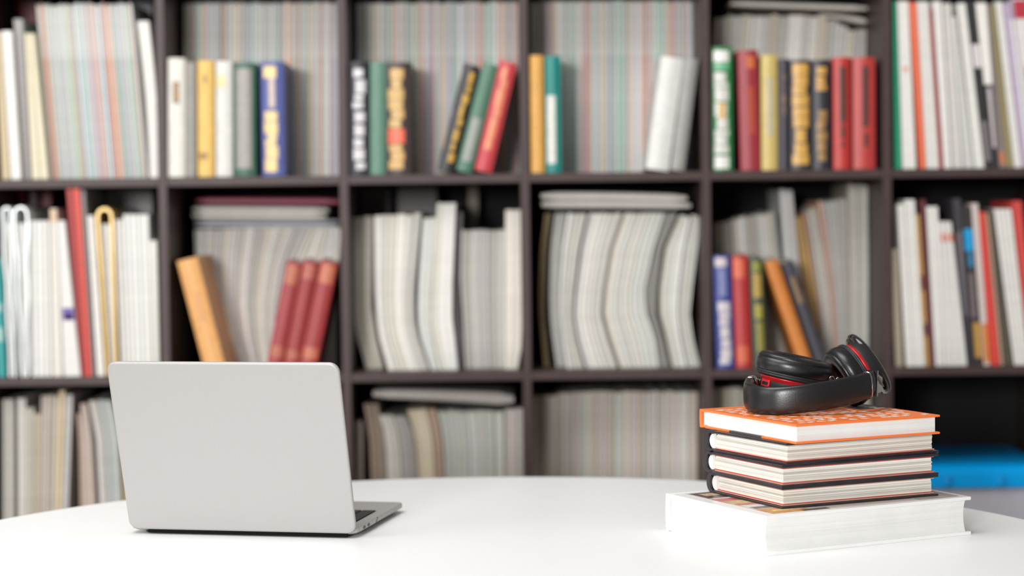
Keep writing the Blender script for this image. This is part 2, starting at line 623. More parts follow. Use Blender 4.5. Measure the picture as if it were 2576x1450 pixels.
# end sleeves
for name, seg in (('end_sleeve', path[:4]), ('end_sleeve', path[-5:])):
    k = .84 if seg is not path[-5:] and seg[0] is path[0] else .92
    hobj(name, *loft(band_rings(seg, .0178 * k * 1.02, .0072, lambda t: 1)), gloss)
    ring = seg[-1] if seg[0] is path[0] else seg[0]
    nxt = seg[-2] if seg[0] is path[0] else seg[1]
    d = (nxt - ring).normalized()
    hobj('trim_ring', *loft(band_rings([ring - d * .0004, ring + d * .0008], .0178 * k * 1.05, .0076, lambda t: 1)), chrome)


def oval(center, axis, longd, prof, la, sa, n=56):
    """rings of an oval body: prof = (radial offset, height along axis)"""
    axis = Vector(axis).normalized()
    ld = Vector(longd)
    ld = (ld - axis * ld.dot(axis)).normalized()
    sd = axis.cross(ld)
    rings = []
    for dr, h in prof:
        rings.append([Vector(center) + axis * h + ld * (la + dr) * math.cos(2 * math.pi * i / n) + sd * (sa + dr) * math.sin(2 * math.pi * i / n) for i in range(n)])
    return rings


def ear_cup(center, axis, longd, la, sa, hc, body_h, ro=0.0):
    # cushion: thick padded ring, open in the middle
    prof = [(-.002, 0), (-.0002, .003), (.0010, .009), (.0008, hc * .55), (-.0006, hc * .70)]
    top = [(-.0016, hc * .735), (-.0016, hc * .75), (-.0005, hc * .78), (-.003, hc * .93), (-.008, hc), (-.0135, hc * .97), (-.0175, hc * .82), (-.0185, hc * .5), (-.0185, .002)]
    cu = hobj('ear_cushion', *loft(oval(center, axis, longd, prof + top, la, sa), False, False), leather)
    # stitches round the seam
    ax = Vector(axis).normalized()
    ld = Vector(longd)
    ld = (ld - ax * ld.dot(ax)).normalized()
    sd = ax.cross(ld)
    V, Fc = [], []
    for i in range(120):
        a = 2 * math.pi * i / 120
        r = oval(center, axis, longd, [(0, 0)], la, sa, 1)
        p = Vector(center) + ax * hc * .742 + ld * (la - .0012) * math.cos(a) + sd * (sa - .0012) * math.sin(a)
        tg = (-ld * la * math.sin(a) + sd * sa * math.cos(a)).normalized()
        nr = tg.cross(ax)
        k = len(V)
        for sx_ in (-1, 1):
            for sy_ in (-1, 1):
                for sz_ in (-1, 1):
                    V.append(p + tg * .00045 * sx_ + ax * .0016 * sy_ + nr * .0006 * sz_)
        Fc += [tuple(k + j for j in f) for f in ((0, 1, 3, 2), (4, 6, 7, 5), (0, 4, 5, 1), (2, 3, 7, 6), (0, 2, 6, 4), (1, 5, 7, 3))]
    st = hobj('stitching', V, Fc, thread, cu, smooth=False)
    st['kind'] = 'stuff'
    # speaker mesh inside
    hobj('inner_cloth', *loft(oval(center, axis, longd, [(-.018, .004), (-.018, .006)], la, sa)), matte, cu, smooth=False)
    # ridged plate
    hobj('rim_plate', *loft(oval(center, axis, longd, [(-.012, -.0066), (-.004, -.0062), (-.0012, -.0045), (-.0004, -.0032), (-.0016, -.0024), (-.0016, -.0018), (-.0002, -.0012), (-.0006, .0004), (-.004, .0008)], la, sa)), matte)
    rr = hobj('red_ring', *loft(oval(center, axis, longd, [(-.010, -.0125), (-.0085 + ro, -.0122 + ro * .4), (-.0080 + ro, -.0080), (-.0072 + ro, -.0062), (-.010, -.0060)], la, sa)), redm)
    hobj('housing', *loft(oval(center, axis, longd, [(-.022, -body_h), (-.014, -body_h + .002), (-.0105 + ro, -body_h + .006), (-.0092 + ro * .8, -.0122), (-.0092 + ro * .8, -.010)], la, sa)), matte)
    return ax, ld, sd, rr


cL = atY(1994, 942, 2.625)
axL, ldL, sdL, rrL = ear_cup(cL, (.205, -.02, .978), (1, 0, -.21), .0475, .039, .0235, .030)
# red slotted tab below the ring of the left cup
pt = cL + axL * -.0145


def tab_part(name, m, r0, r1, h0, h1, a0, a1, parent, la=.0475, sa=.039, c=None, n=14):
    rings = []
    for i in range(n + 1):
        a = a0 + (a1 - a0) * i / n
        def P(dr, h):
            return c + axL * h + ldL * (la + dr) * math.cos(a) + sdL * (sa + dr) * math.sin(a)
        rings.append([P(r0, h0), P(r1, h0), P(r1, h1), P(r0, h1)])
    return hobj(name, *loft(rings), m, parent, smooth=False)


# front left of the cup = angle between -long and -Y side
sgn = -1 if sdL.y > 0 else 1
A0, A1 = math.radians(180 - 4 * sgn), math.radians(180 - 40 * sgn)
A0, A1 = (math.radians(186), math.radians(222)) if sdL.y > 0 else (math.radians(174), math.radians(138))
tab_part('red_tab', redm, -.0105, -.0076, -.0205, -.0115, A0 + (A1 - A0) * .30, A1, rrL, c=cL)
tab_part('tab_slot', blackp, -.0100, -.0073, -.0185, -.0145, A0 + (A1 - A0) * .40, A0 + (A1 - A0) * .9, rrL, c=cL)
# cap of the left cup down to the cover
hobj('outer_cap', *loft(oval(cL, axL, ldL, [(-.028, -.0418), (-.018, -.0405), (-.0125, -.0372), (-.0115, -.033), (-.0135, -.0295)], .0475, .039)), gloss)

cR = atY(2147, 938, 2.672)
axR, ldR, sdR, rrR = ear_cup(cR, (-.86, -.24, -.445), (.46, 0, -.888), .0402, .036, .0235, .030, .004)
# large glossy outer cap of the right cup, seen almost from its edge
cC = atY(2185, 917, 2.690)
axC, ldC = (-.835, -.17, -.53), (.545, 0, -.84)
capm = [(-.016, .0052), (-.0085, .0062), (-.0040, .0058), (-.0010, .0034), (0, .0), (-.0008, -.0030), (-.0035, -.0052), (-.012, -.0072), (-.024, -.0085)]
hobj('outer_cap', *loft(oval(cC, axC, ldC, capm, .0462, .037)), gloss)
hobj('cap_inlay', *loft(oval(cC, axC, ldC, [(-.020, -.0082), (-.024, -.0092)], .0462, .037)), chrome)
# hinge between head band and right cup
e1, e2 = path[-1], atY(2212, 968, 2.645)
dv = (e2 - e1).normalized()
upv = Vector((0, 0, 1))
sv = dv.cross(upv).normalized()
uv = sv.cross(dv)
rings = [[p + sv * sx_ * w + uv * uy * h_ for sx_, uy in ((-1, -1), (1, -1), (1, 1), (-1, 1))] for p, w, h_ in
         ((e1 - dv * .002, .0074, .0165), (e1 + dv * .004, .0074, .0160), (e1 + dv * .014, .0050, .0120), (e2, .0040, .0090))]
hobj('hinge_block', *loft(rings), gloss, smooth=False)
hp1 = [atY(2203, 944, 2.602), atY(2210, 950, 2.606), atY(2222, 974, 2.610), atY(2212, 966, 2.605)]
V = [p for p in hp1] + [p + Vector((.002, .003, 0)) for p in hp1]
hobj('hinge_plate', V, [(0, 1, 2, 3), (7, 6, 5, 4), (0, 4, 5, 1), (1, 5, 6, 2), (2, 6, 7, 3), (3, 7, 4, 0)], mat('gunmetal', (120, 116, 114), 0.2, metal=.9, var=.03), smooth=False)
# left hinge: short arm from the left end of the band to the left cup
e1, e2 = path[0], atY(1932, 968, 2.645)
dv = (e2 - e1).normalized()
sv = dv.cross(upv).normalized()
uv = sv.cross(dv)
rings = [[p + sv * sx_ * w + uv * uy * h_ for sx_, uy in ((-1, -1), (1, -1), (1, 1), (-1, 1))] for p, w, h_ in
         ((e1 - dv * .002, .0066, .0125), (e1 + dv * .006, .0055, .0095), (e2, .004, .006))]
hobj('hinge_block', *loft(rings), gloss, smooth=False)
rings = [[p + sv * sx_ * w + uv * uy * h_ for sx_, uy in ((-1, -1), (1, -1), (1, 1), (-1, 1))] for p, w, h_ in
         ((e1 + dv * .0065, .0062, .0090), (e1 + dv * .0115, .0058, .0078))]
hobj('hinge_pin', *loft(rings), redm, smooth=False)
# little wire loop where cable joins between the cups
lp = catmull([atY(*p) for p in ((2084, 962, 2.60), (2088, 950, 2.598), (2096, 948, 2.60), (2102, 957, 2.604), (2108, 950, 2.606), (2112, 958, 2.61))], 5)
rings = []
for i, p in enumerate(lp):
    tan = (lp[min(i + 1, len(lp) - 1)] - lp[max(i - 1, 0)]).normalized()
    s1 = tan.cross(Vector((0, 1, 0))).normalized()
    s2 = tan.cross(s1)
    rings.append([p + s1 * .0008 * math.cos(2 * math.pi * j / 8) + s2 * .0008 * math.sin(2 * math.pi * j / 8) for j in range(8)])
hobj('wire_loop', *loft(rings), chrome)

# ------------------------------------------------------------------ shelf contents
GAP = .00032
PAPER_K = 0.95                               # one albedo scale for everything on the shelf
COLNAME = {}


def interp(ys, xs, y):
    """piecewise linear, ys decreasing upwards in the picture (bottom first), extrapolated"""
    n = len(ys)
    for i in range(n - 1):
        if y >= ys[i + 1] or i == n - 2:
            t = (y - ys[i]) / (ys[i + 1] - ys[i])
            return xs[i] + (xs[i + 1] - xs[i]) * t
    return xs[-1]


def clamp_levels(lv, row):
    """keep a thing inside its cell of the shelf"""
    xc = sum(l[0] + l[1] for l in lv) / (2 * len(lv))
    i = max(0, min(5, int((xc - ups[0]) / COLW)))
    lo, hi = ups[i] + BT / 2 + .0004, ups[i + 1] - BT / 2 - .0004
    zmax = ROWZ[row - 1] - BT / 2 - .002
    z0, z1 = lv[0][2], lv[-1][2]
    for l in lv:
        if z1 > zmax:
            l[2] = z0 + (l[2] - z0) * (zmax - z0) / (z1 - z0)
        l[0] = min(max(l[0], lo), hi - .0012)
        l[1] = max(min(l[1], hi), l[0] + .001)


def strip_mesh(name, levels, Yf, depth, mats, split=None, cham=.0009):
    """levels: (xl, xr, z) from bottom to top; front face at Yf; chamfered front edges"""
    x_c = (levels[0][0] + levels[0][1]) / 2
    zb = levels[0][2]
    rings = []
    for xl, xr, z in levels:
        w = xr - xl
        c = min(cham, w * .28)
        rings.append([(x - x_c, y, z - zb) for x, y in ((xl, depth), (xl, c), (xl + c, 0), (xr - c, 0), (xr, c), (xr, depth))])
    V, Fc = loft(rings)
    midx = None
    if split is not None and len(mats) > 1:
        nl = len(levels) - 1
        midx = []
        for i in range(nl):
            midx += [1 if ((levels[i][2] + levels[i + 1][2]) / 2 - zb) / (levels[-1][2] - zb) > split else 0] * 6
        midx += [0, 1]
    o = mesh_obj(name, V, Fc, mats, midx=midx)
    o.location = (x_c, Yf, zb)
    return o


def bundle(row, ys, curves, tops, n, cols, setback, where, name='magazine', cat='magazine', depth=.2, seed=1, jit=4, wvar=.5, split=None,
           tint=None, nl=6, word='magazine', group=None, thin=1.0, rough=.55):
    """n upright magazines between boundary curves given in photo pixels.
    ys: pixel rows (bottom first), curves: list of x lists, tops: list of pixel tops per curve, cols: [(name, rgb)]"""
    k = PAPER_K
    rnd = random.Random(seed)
    w = [1 + (rnd.random() - .5) * 2 * wvar for _ in range(n)]
    tot = sum(w)
    us, acc = [0.0], 0
    for v in w:
        acc += v
        us.append(acc / tot * (len(curves) - 1))
    Y = SY + setback
    zb = shelf_top(row)

    def cx(u, y):
        i = min(int(u), len(curves) - 2)
        t = u - i
        return interp(ys, curves[i], y) * (1 - t) + interp(ys, curves[i + 1], y) * t

    def top(u):
        i = min(int(u), len(tops) - 2)
        t = u - i
        return tops[i] * (1 - t) + tops[i + 1] * t

    grid = [ys[0] + (min(tops) - 12 - ys[0]) * i / nl for i in range(nl + 1)]
    order, made = [], []
    while len(order) < n:
        c = list(range(len(cols)))
        rnd.shuffle(c)
        order += c
    for m in range(n):
        u0, u1 = us[m], us[m + 1]
        yt = top((u0 + u1) / 2) + (rnd.random() - .5) * 2 * jit
        yb = ys[0]
        lv = []
        for y in [g_ for g_ in grid if g_ > yt + 8] + [yt]:
            a, b = atY(cx(u0, y), y, Y), atY(cx(u1, y), y, Y)
            lv.append([a.x + GAP, max(b.x - GAP, a.x + GAP + .0006), (a.z + b.z) / 2])
        z0, z1 = lv[0][2], lv[-1][2]
        for L_ in lv:
            L_[2] = zb + (L_[2] - z0) * (z1 - zb) / (z1 - z0)
        clamp_levels(lv, row)
        cn, c = cols[order[m]]
        v = 1 + (rnd.random() - .5) * .10
        c = tuple(int(max(0, min(255, q_ * v)) / 4) * 4 for q_ in c)
        ms = [cmat(c, rough, k)]
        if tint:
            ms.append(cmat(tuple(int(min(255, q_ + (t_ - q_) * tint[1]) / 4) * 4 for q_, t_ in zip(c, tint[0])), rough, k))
        yj = rnd.random() * .006
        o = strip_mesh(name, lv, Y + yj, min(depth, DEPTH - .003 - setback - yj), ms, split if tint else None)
        made.append((o, cn))
    last = len(made) - 1
    for m, (o, cn) in enumerate(made):
        lb = '%s %s %s' % (cn, word, where)
        if len(cols) > 1 and last > 0:
            if 0 < m < last:
                p_, n_ = made[m - 1][1], made[m + 1][1]
                nb = 'between two %s ones' % p_ if p_ == n_ else 'between %s and %s ones' % (p_, n_)
            else:
                nb = 'next to the outermost %s one' % made[1 if m == 0 else last - 1][1]
            short = where.split(',')[-1].strip()
            for wd in (word, word.split()[-1]):
                for wh in (where, short):
                    cand = '%s %s %s, %s' % (cn, wd, nb, wh)
                    if lb and len(cand.split()) <= 16:
                        lb, done = cand, True
                        break
                else:
                    continue
                break
        tag(o, lb, cat, group or ('%ss %s' % (word, where)))


def straight(x0b, x1b, x0t, x1t):
    return [[x0b, x0t], [x1b, x1t]]


PASTEL = [('pale pink', (212, 168, 164)), ('mint green', (164, 196, 182)), ('white', (214, 212, 208)), ('cream', (222, 198, 168)),
          ('lavender grey', (192, 182, 194)), ('salmon pink', (216, 156, 138)), ('light grey', (190, 189, 186)), ('pale blue', (182, 196, 204)),
          ('white', (220, 219, 215)), ('light grey', (198, 197, 193)), ('white', (210, 211, 208)), ('mint green', (186, 206, 196))]
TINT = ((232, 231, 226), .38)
# row 1, packed pastel magazines
R1 = [(444, 10)]
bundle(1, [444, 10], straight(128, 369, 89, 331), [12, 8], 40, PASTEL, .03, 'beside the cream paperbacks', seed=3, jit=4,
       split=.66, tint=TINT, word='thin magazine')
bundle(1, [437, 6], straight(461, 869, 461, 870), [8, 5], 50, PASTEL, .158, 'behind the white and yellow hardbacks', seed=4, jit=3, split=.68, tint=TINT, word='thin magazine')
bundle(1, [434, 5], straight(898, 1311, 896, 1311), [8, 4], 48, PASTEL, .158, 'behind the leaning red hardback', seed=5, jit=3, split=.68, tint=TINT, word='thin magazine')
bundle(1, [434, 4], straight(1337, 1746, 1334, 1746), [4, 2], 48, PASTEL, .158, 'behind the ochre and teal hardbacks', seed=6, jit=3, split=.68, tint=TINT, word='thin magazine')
GREYS = [('white', (214, 210, 204)), ('light grey', (192, 188, 182)), ('cream', (208, 198, 180)), ('pale grey', (200, 198, 194)), ('white', (222, 219, 214))]
bundle(1, [432, 30], [[1776, 1800], [1850, 1885], [2050, 2075], [2110, 2150], [2170, 2182]], [42, 38, 40, 76, 76], 30, GREYS, .165, 'behind the red and black hardbacks', seed=7, jit=4, word='thin magazine')
# row 2
CREAM = [('grey white', (206, 203, 196)), ('cream', (210, 202, 186)), ('light grey', (190, 187, 181)), ('white', (218, 216, 210)), ('grey white', (200, 197, 191))]
bundle(2, [935, 850, 770, 670, 580], [[560, 520, 498, 490, 487], [612, 580, 566, 564, 572], [660, 650, 646, 656, 672], [720, 705, 712, 730, 772], [845, 845, 848, 852, 858]],
       [578, 576, 574, 574, 574], 34, CREAM, .15, 'curving behind the tan book and three red volumes', seed=8, jit=1, nl=9, word='thin journal', name='journal', cat='journal')
bundle(2, [935, 855, 775, 545], [[921, 898, 886, 884], [965, 946, 934, 937]], [548, 546], 5, [('beige grey', (196, 189, 178)), ('light beige', (206, 199, 186))], .10,
       'sagging at the upright, beside wavy white ones', seed=9, jit=2, nl=10, word='thick journal', name='journal', cat='journal')
bundle(2, [930, 850, 800, 720, 545], [[976, 954, 947, 943, 941], [1078, 1050, 1040, 1041, 1058]], [545, 538], 7, [('cream white', (222, 216, 204)), ('white', (226, 223, 216)), ('grey white', (208, 204, 196))], .06,
       'wavy, between the sagging ones and the tall one', seed=10, jit=2, nl=10, word='thick journal', name='journal', cat='journal')
bundle(2, [930, 850, 800, 720, 550], [[1083, 1058, 1050, 1052, 1064], [1106, 1088, 1082, 1085, 1097]], [549, 548], 2, [('white', (216, 216, 210))], .06,
       'wavy, just beside the tallest one of its cell', seed=11, jit=1, nl=10, word='thick journal', name='journal', cat='journal')
bundle(2, [930, 850, 800, 720, 515], [[1107, 1090, 1084, 1087, 1099], [1152, 1144, 1138, 1138, 1147]], [512, 511], 3, [('white', (226, 224, 218)), ('cream white', (220, 216, 206))], .06,
       'tallest of the wavy group below the green hardback', seed=12, jit=1, nl=10, word='thick journal', name='journal', cat='journal')
bundle(2, [930, 850, 800, 720, 540], [[1155, 1146, 1141, 1141, 1149], [1168, 1164, 1157, 1156, 1164]], [534, 534], 1, [('charcoal', (92, 86, 84))], .08,
       'squeezed between the tallest white one and the short grey ones', seed=13, jit=0, nl=10, word='thin journal', name='journal', cat='journal')
bundle(2, [930, 810, 700, 585], [[1171, 1165, 1158, 1161], [1270, 1268, 1268, 1270]], [580, 579], 8, [('light grey', (188, 185, 178)), ('pale grey', (204, 201, 194)), ('grey', (172, 168, 161))], .08,
       'short, beside a taller white one at the upright', seed=14, jit=2, nl=8, word='thick journal', name='journal', cat='journal')
bundle(2, [930, 860, 800, 535], [[1271, 1270, 1269, 1271], [1303, 1314, 1317, 1317]], [530, 528], 3, [('white', (224, 220, 211)), ('cream white', (216, 211, 199))], .06,
       'taller than the short grey ones, against the upright', seed=15, jit=1, nl=8, word='thick journal', name='journal', cat='journal')
# row 2 fourth cell: S-shaped magazines
z4 = lambda v: [1300 + q_ / 2.686 for q_ in v]
YS4 = [928, 850, 794, 738, 626, 537]
bundle(2, YS4, [z4([185, 165, 150, 150, 160, 190]), z4([222, 205, 190, 195, 205, 240])], [537, 537], 2, [('ochre', (160, 132, 84)), ('olive brown', (110, 96, 66))], .10,
       'upright at the edge of the wavy white row', seed=16, jit=0, nl=10, word='thin journal', name='journal', cat='journal')
WAVY = [('white', (222, 220, 213)), ('cream white', (216, 211, 199)), ('grey white', (204, 201, 194))]
bundle(2, YS4, [z4([268, 240, 226, 224, 232, 262]), z4([335, 305, 290, 285, 300, 335])], [537, 537], 3, [('grey white', (204, 201, 194)), ('pale grey', (196, 191, 185))], .09,
       'wavy, beside the ochre one under a flat magazine', seed=17, jit=0, nl=10, word='thick journal', name='journal', cat='journal')
for i, (a, b, n) in enumerate([([340, 310, 294, 290, 310, 345], [455, 396, 378, 386, 423, 476], 4), ([468, 408, 390, 400, 440, 492], [680, 610, 572, 582, 632, 712], 6),
                               ([700, 630, 592, 600, 650, 730], [960, 935, 880, 862, 925, 1000], 8), ([968, 945, 892, 874, 938, 1012], [1030, 988, 942, 940, 985, 1080], 4),
                               ([1055, 1012, 972, 968, 1010, 1110], [1150, 1105, 1090, 1095, 1130, 1180], 4), ([1160, 1115, 1098, 1105, 1140, 1190], [1238, 1190, 1172, 1186, 1222, 1242], 4)]):
    cols = WAVY if i != 3 else [('grey', (150, 144, 140)), ('pale grey', (186, 182, 176))]
    bundle(2, YS4, [z4(a), z4(b)], [537, 537] if i < 4 else [540, 548], n, cols, .06, 'wavy, in the S-shaped row under one flat magazine', seed=18 + i, jit=1, nl=12, word='thick journal', name='journal', cat='journal', wvar=.3,
           group='wavy journals in the S-shaped row')
# row 2 fifth cell
bundle(2, [935, 770, 560], [[1800, 1797, 1795], [1860, 1850, 1838]], [560, 556], 6, [('light grey', (192, 188, 182)), ('cream', (208, 198, 180))], .17, 'against the upright, behind the blue hardback', seed=30, jit=3, word='thin journal', name='journal', cat='journal')
bundle(2, [935, 770, 556], [[1865, 1853, 1840], [1990, 1975, 1952]], [554, 532], 13, GREYS, .165, 'rising in height behind the blue and red hardbacks', seed=31, jit=3, word='thin journal', name='journal', cat='journal')
bundle(2, [935, 700, 480], [[1994, 1976, 1962], [2030, 2014, 1994]], [478, 478], 2, [('white', (214, 212, 210))], .165, 'tall and leaning, sticking up behind the orange book', seed=32, jit=2, word='thin journal', name='journal', cat='journal')
bundle(2, [935, 800, 700, 545], [[2038, 2031, 2019, 2002], [2063, 2057, 2042, 2018]], [548, 544], 3, [('yellow', (206, 166, 98)), ('tan', (176, 148, 110))], .165, 'beside the tall leaning white one, behind the orange book', seed=33, jit=2, word='thin journal', name='journal', cat='journal')
bundle(2, [935, 800, 700, 520], [[2066, 2060, 2045, 2020], [2104, 2097, 2087, 2057]], [540, 516], 6, [('cream', (200, 192, 176)), ('white', (206, 203, 197)), ('grey', (168, 164, 158)), ('salmon', (206, 166, 142))], .15,
       'in the stepped row behind the headphones', seed=34, jit=5, word='thin journal', name='journal', cat='journal')
bundle(2, [935, 800, 700, 510], [[2105, 2098, 2088, 2058], [2140, 2138, 2136, 2131]], [508, 504], 6, [('pale grey', (190, 187, 182)), ('light grey', (178, 175, 172)), ('white', (204, 201, 196)), ('salmon', (210, 172, 150))], .15,
       'of middle height in the stepped row behind the headphones', seed=35, jit=4, word='thin journal', name='journal', cat='journal')
bundle(2, [935, 700, 465], [[2141, 2139, 2133], [2186, 2186, 2184]], [462, 468], 7, [('white', (206, 204, 196)), ('cream', (198, 190, 172)), ('grey white', (190, 188, 180))], .14, 'tallest in the stepped row, against the upright', seed=36, jit=3, word='thin journal', name='journal', cat='journal')
# row 3
zz = lambda v: v / 3.815


def r3(items, group_where, setback, word='magazine'):
    for i, (t0, t1, b0, b1, yt, cn, c, n, extra) in enumerate(items):
        bundle(3, [1445, 1100, yt], [[b0, (b0 + t0) / 2 + extra, t0], [b1, (b1 + t1) / 2 + extra, t1]], [yt, yt], n, [(cn, c)], setback, group_where, seed=60 + i, jit=2, nl=8,
               word='journal', name='journal', cat='journal', group='journals ' + group_where)


r3([(5, 32, 6, 34, 1007, 'grey', (186, 181, 174), 2, 0), (34, 41, 35, 43, 1019, 'charcoal', (92, 86, 80), 1, 0), (42, 64, 45, 66, 1002, 'white', (212, 208, 200), 2, 0),
    (65, 85, 67, 84, 1026, 'pale beige', (196, 188, 176), 2, 0), (86, 101, 85, 97, 1042, 'cream', (204, 194, 172), 2, 1), (102, 125, 98, 119, 998, 'grey beige', (192, 182, 174), 3, 1),
    (126, 147, 120, 136, 996, 'beige', (194, 186, 170), 2, 2), (148, 163, 137, 150, 983, 'tan', (198, 176, 144), 1, 2), (164, 183, 151, 166, 994, 'light grey', (196, 193, 190), 2, 4)],
   'standing below the silver file folders on the lower shelf', .03)
r3([(190, 200, 202, 216, 1042, 'brownish', (164, 146, 130), 1, 0), (201, 218, 217, 248, 1016, 'pinkish grey', (190, 174, 164), 2, -3), (222, 243, 258, 280, 1008, 'grey white', (200, 197, 190), 2, 0),
    (244, 277, 281, 312, 1008, 'bluish grey', (182, 186, 184), 3, 0), (279, 284, 313, 316, 1020, 'slate', (110, 114, 114), 1, 0), (288, 299, 318, 334, 1030, 'tan', (194, 170, 118), 2, 0)],
   'leaning on the lower shelf beside the laptop lid', .03)
zc = lambda v: 850 + v / 5.152
r3([(zc(220), zc(320), zc(240), zc(330), 1062, 'grey brown', (150, 138, 124), 2, 0), (zc(330), zc(520), zc(470), zc(680), 1018, 'brown', (140, 122, 104), 3, 0), (zc(530), zc(700), zc(690), zc(900), 1044, 'grey white', (192, 187, 178), 2, 0),
    (zc(710), zc(880), zc(910), zc(1100), 1046, 'grey', (158, 154, 150), 2, 0), (zc(890), zc(1140), zc(1110), zc(1320), 1032, 'cream', (204, 192, 168), 3, 0), (zc(1150), zc(1270), zc(1330), zc(1430), 1032, 'brown', (164, 142, 120), 1, 0),
    (zc(1290), zc(2150), zc(1440), zc(2160), 1036, 'pale grey', (196, 197, 191), 9, 0), (zc(2165), zc(2430), zc(2170), zc(2435), 1030, 'light beige', (194, 188, 180), 3, 0)],
   'leaning on the low shelf beneath one sagging flat magazine', .05)
bundle(3, [1445, 990], straight(1340, 1440, 1338, 1440), [1000, 990], 7, [('pale beige', (196, 190, 180)), ('beige', (188, 178, 164))], .13, 'recessed at the upright, in the low straight row', seed=80, jit=2,
       word='journal', name='journal', cat='journal')
bundle(3, [1445, 988], straight(1441, 1755, 1441, 1755), [987, 986], 20, [('pale beige', (196, 190, 180)), ('light grey', (196, 195, 190)), ('beige', (188, 178, 164)), ('pinkish grey', (194, 184, 178))], .10,
       'in the low straight row seen over the table edge', seed=81, jit=2, word='journal', name='journal', cat='journal')
bundle(3, [1445, 980], straight(1782, 2190, 1780, 2190), [980, 978], 20, [('pale beige', (194, 186, 172)), ('beige', (184, 174, 158)), ('grey beige', (188, 181, 170))], .12,
       'on the low shelf hidden behind the stacked books', seed=82, jit=3, word='journal', name='journal', cat='journal')


# single straight or leaning items given by their own outline ---------------------------------------------------
def single(row, top, bot, yt, yb, c, label, name='paperback', cat='book', setback=.012, depth=.17, group=None, bend=0.0, rough=.5, marks=(), n=1):
    """top=(x0,x1) bot=(x0,x1) in photo pixels; n>1 splits it in n look-alike neighbours; marks = (f0,f1,h0,h1,colour) on the spine"""
    Y = SY + setback
    zb = shelf_top(row)
    for m in range(n):
        f0, f1 = m / n, (m + 1) / n
        lv = []
        NL = 6
        for i in range(NL + 1):
            s = i / NL
            y = yb + (yt - yb) * s
            bx = bend * math.sin(math.pi * s)
            L0, L1 = bot[0] + (top[0] - bot[0]) * s + bx, bot[1] + (top[1] - bot[1]) * s + bx
            a, b = atY(L0 + (L1 - L0) * f0, y, Y), atY(L0 + (L1 - L0) * f1, y, Y)
            lv.append([a.x + GAP, max(b.x - GAP, a.x + GAP + .0008), (a.z + b.z) / 2])
        z0, z1 = lv[0][2], lv[-1][2]
        for L_ in lv:
            L_[2] = zb + (L_[2] - z0) * (z1 - zb) / (z1 - z0)
        clamp_levels(lv, row)
        o = strip_mesh(name, lv, Y + .0015 * (m % 2), min(depth, DEPTH - .005 - setback), [cmat(c, rough, PAPER_K)], cham=.0012)
        tag(o, label, cat, group)
        for j, (u0, u1, h0, h1, mc) in enumerate(marks):
            def P(u, h):
                i = min(int(h * NL), NL - 1)
                t = h * NL - i
                xl = lv[i][0] * (1 - t) + lv[i + 1][0] * t
                xr = lv[i][1] * (1 - t) + lv[i + 1][1] * t
                z = lv[i][2] * (1 - t) + lv[i + 1][2] * t
                return Vector((xl + (xr - xl) * u - o.location.x, 0, z - o.location.z))
            steps = 4
            V = []
            for s in range(steps + 1):
                h = h0 + (h1 - h0) * s / steps
                for u in (u0, u1):
                    for yy in (-.0004, .002):
                        p = P(u, h)
                        V.append((p.x, yy, p.z))
            Fc = [(0, 1, 3, 2), (4 * steps, 4 * steps + 2, 4 * steps + 3, 4 * steps + 1)]
            for s in range(steps):
                k_ = 4 * s
                Fc += [(k_, k_ + 2, k_ + 6, k_ + 4), (k_ + 1, k_ + 5, k_ + 7, k_ + 3), (k_, k_ + 4, k_ + 5, k_ + 1), (k_ + 2, k_ + 3, k_ + 7, k_ + 6)]
            mesh_obj('spine_print', V, Fc, cmat(mc, .5, 1.0), o)
    return o


# --- row 1, left cell
single(1, (-12, 2), (4, 26), 80, 444, (196, 176, 140), 'tan paperback beside a thick white one at the shelf edge')
single(1, (3, 30), (27, 54), 78, 444, (226, 225, 220), 'thick white paperback leaning beside the tan one', n=1)
single(1, (33, 58), (62, 78), 48, 444, (152, 148, 146), 'grey paperback squeezed between the white and the cream ones', setback=.03)
single(1, (61, 86), (80, 122), 84, 444, (220, 210, 182), 'cream paperback leaning against the packed pastel magazines', group='cream paperbacks beside the pastel magazines', n=2)
single(1, (344, 375), (376, 402), 53, 444, (218, 215, 208), 'white curved magazine slumping against the upright', name='magazine', cat='magazine', bend=6)
single(1, (0, 28), (4, 30), 4, 444, (40, 34, 38), 'black folder standing at the back behind the tan paperback', setback=.2, depth=.1, name='folder', cat='folder')
single(1, (38, 92), (60, 110), 0, 444, (120, 40, 48), 'maroon folder standing at the back behind the cream paperbacks', setback=.22, depth=.08, name='folder', cat='folder')
single(1, (318, 384), (330, 384), 2, 444, (150, 148, 150), 'grey cardboard folder at the back beside the slumping magazine', setback=.26, depth=.06, name='folder', cat='folder')
# --- row 1, right cell
G6 = 'tall volumes leaning in the upper right cell'
W = (226, 224, 218)
single(1, (2246, 2256), (2252, 2270), 3, 432, (30, 146, 108), 'green tall volume against the upright at the row start', group=G6)
single(1, (2257, 2286), (2271, 2306), 3, 432, W, 'white tall volume between the green and the orange ones', group=G6, marks=[(.3, .7, .58, .61, (214, 150, 130))])
single(1, (2287, 2306), (2315, 2331), 6, 432, (230, 112, 78), 'orange tall volume leaning between white ones', group=G6)
single(1, (2307, 2336), (2332, 2364), 4, 432, W, 'white tall volume between the orange and the dark red ones', group=G6, n=2)
single(1, (2337, 2345), (2365, 2374), 22, 432, (162, 34, 38), 'thin dark red volume between white ones', group=G6)
single(1, (2346, 2369), (2375, 2395), 3, 432, W, 'white tall volume right beside the dark red one', group=G6)
single(1, (2372, 2394), (2398, 2424), 8, 432, (214, 210, 204), 'greyish white volume, second after the dark red one', group=G6, n=2)
single(1, (2396, 2407), (2426, 2451), 42, 432, (204, 202, 198), 'shorter grey white volume between taller white ones', group=G6)
single(1, (2408, 2430), (2453, 2478), 8, 432, W, 'white volume just before the black one with white patches', group=G6)
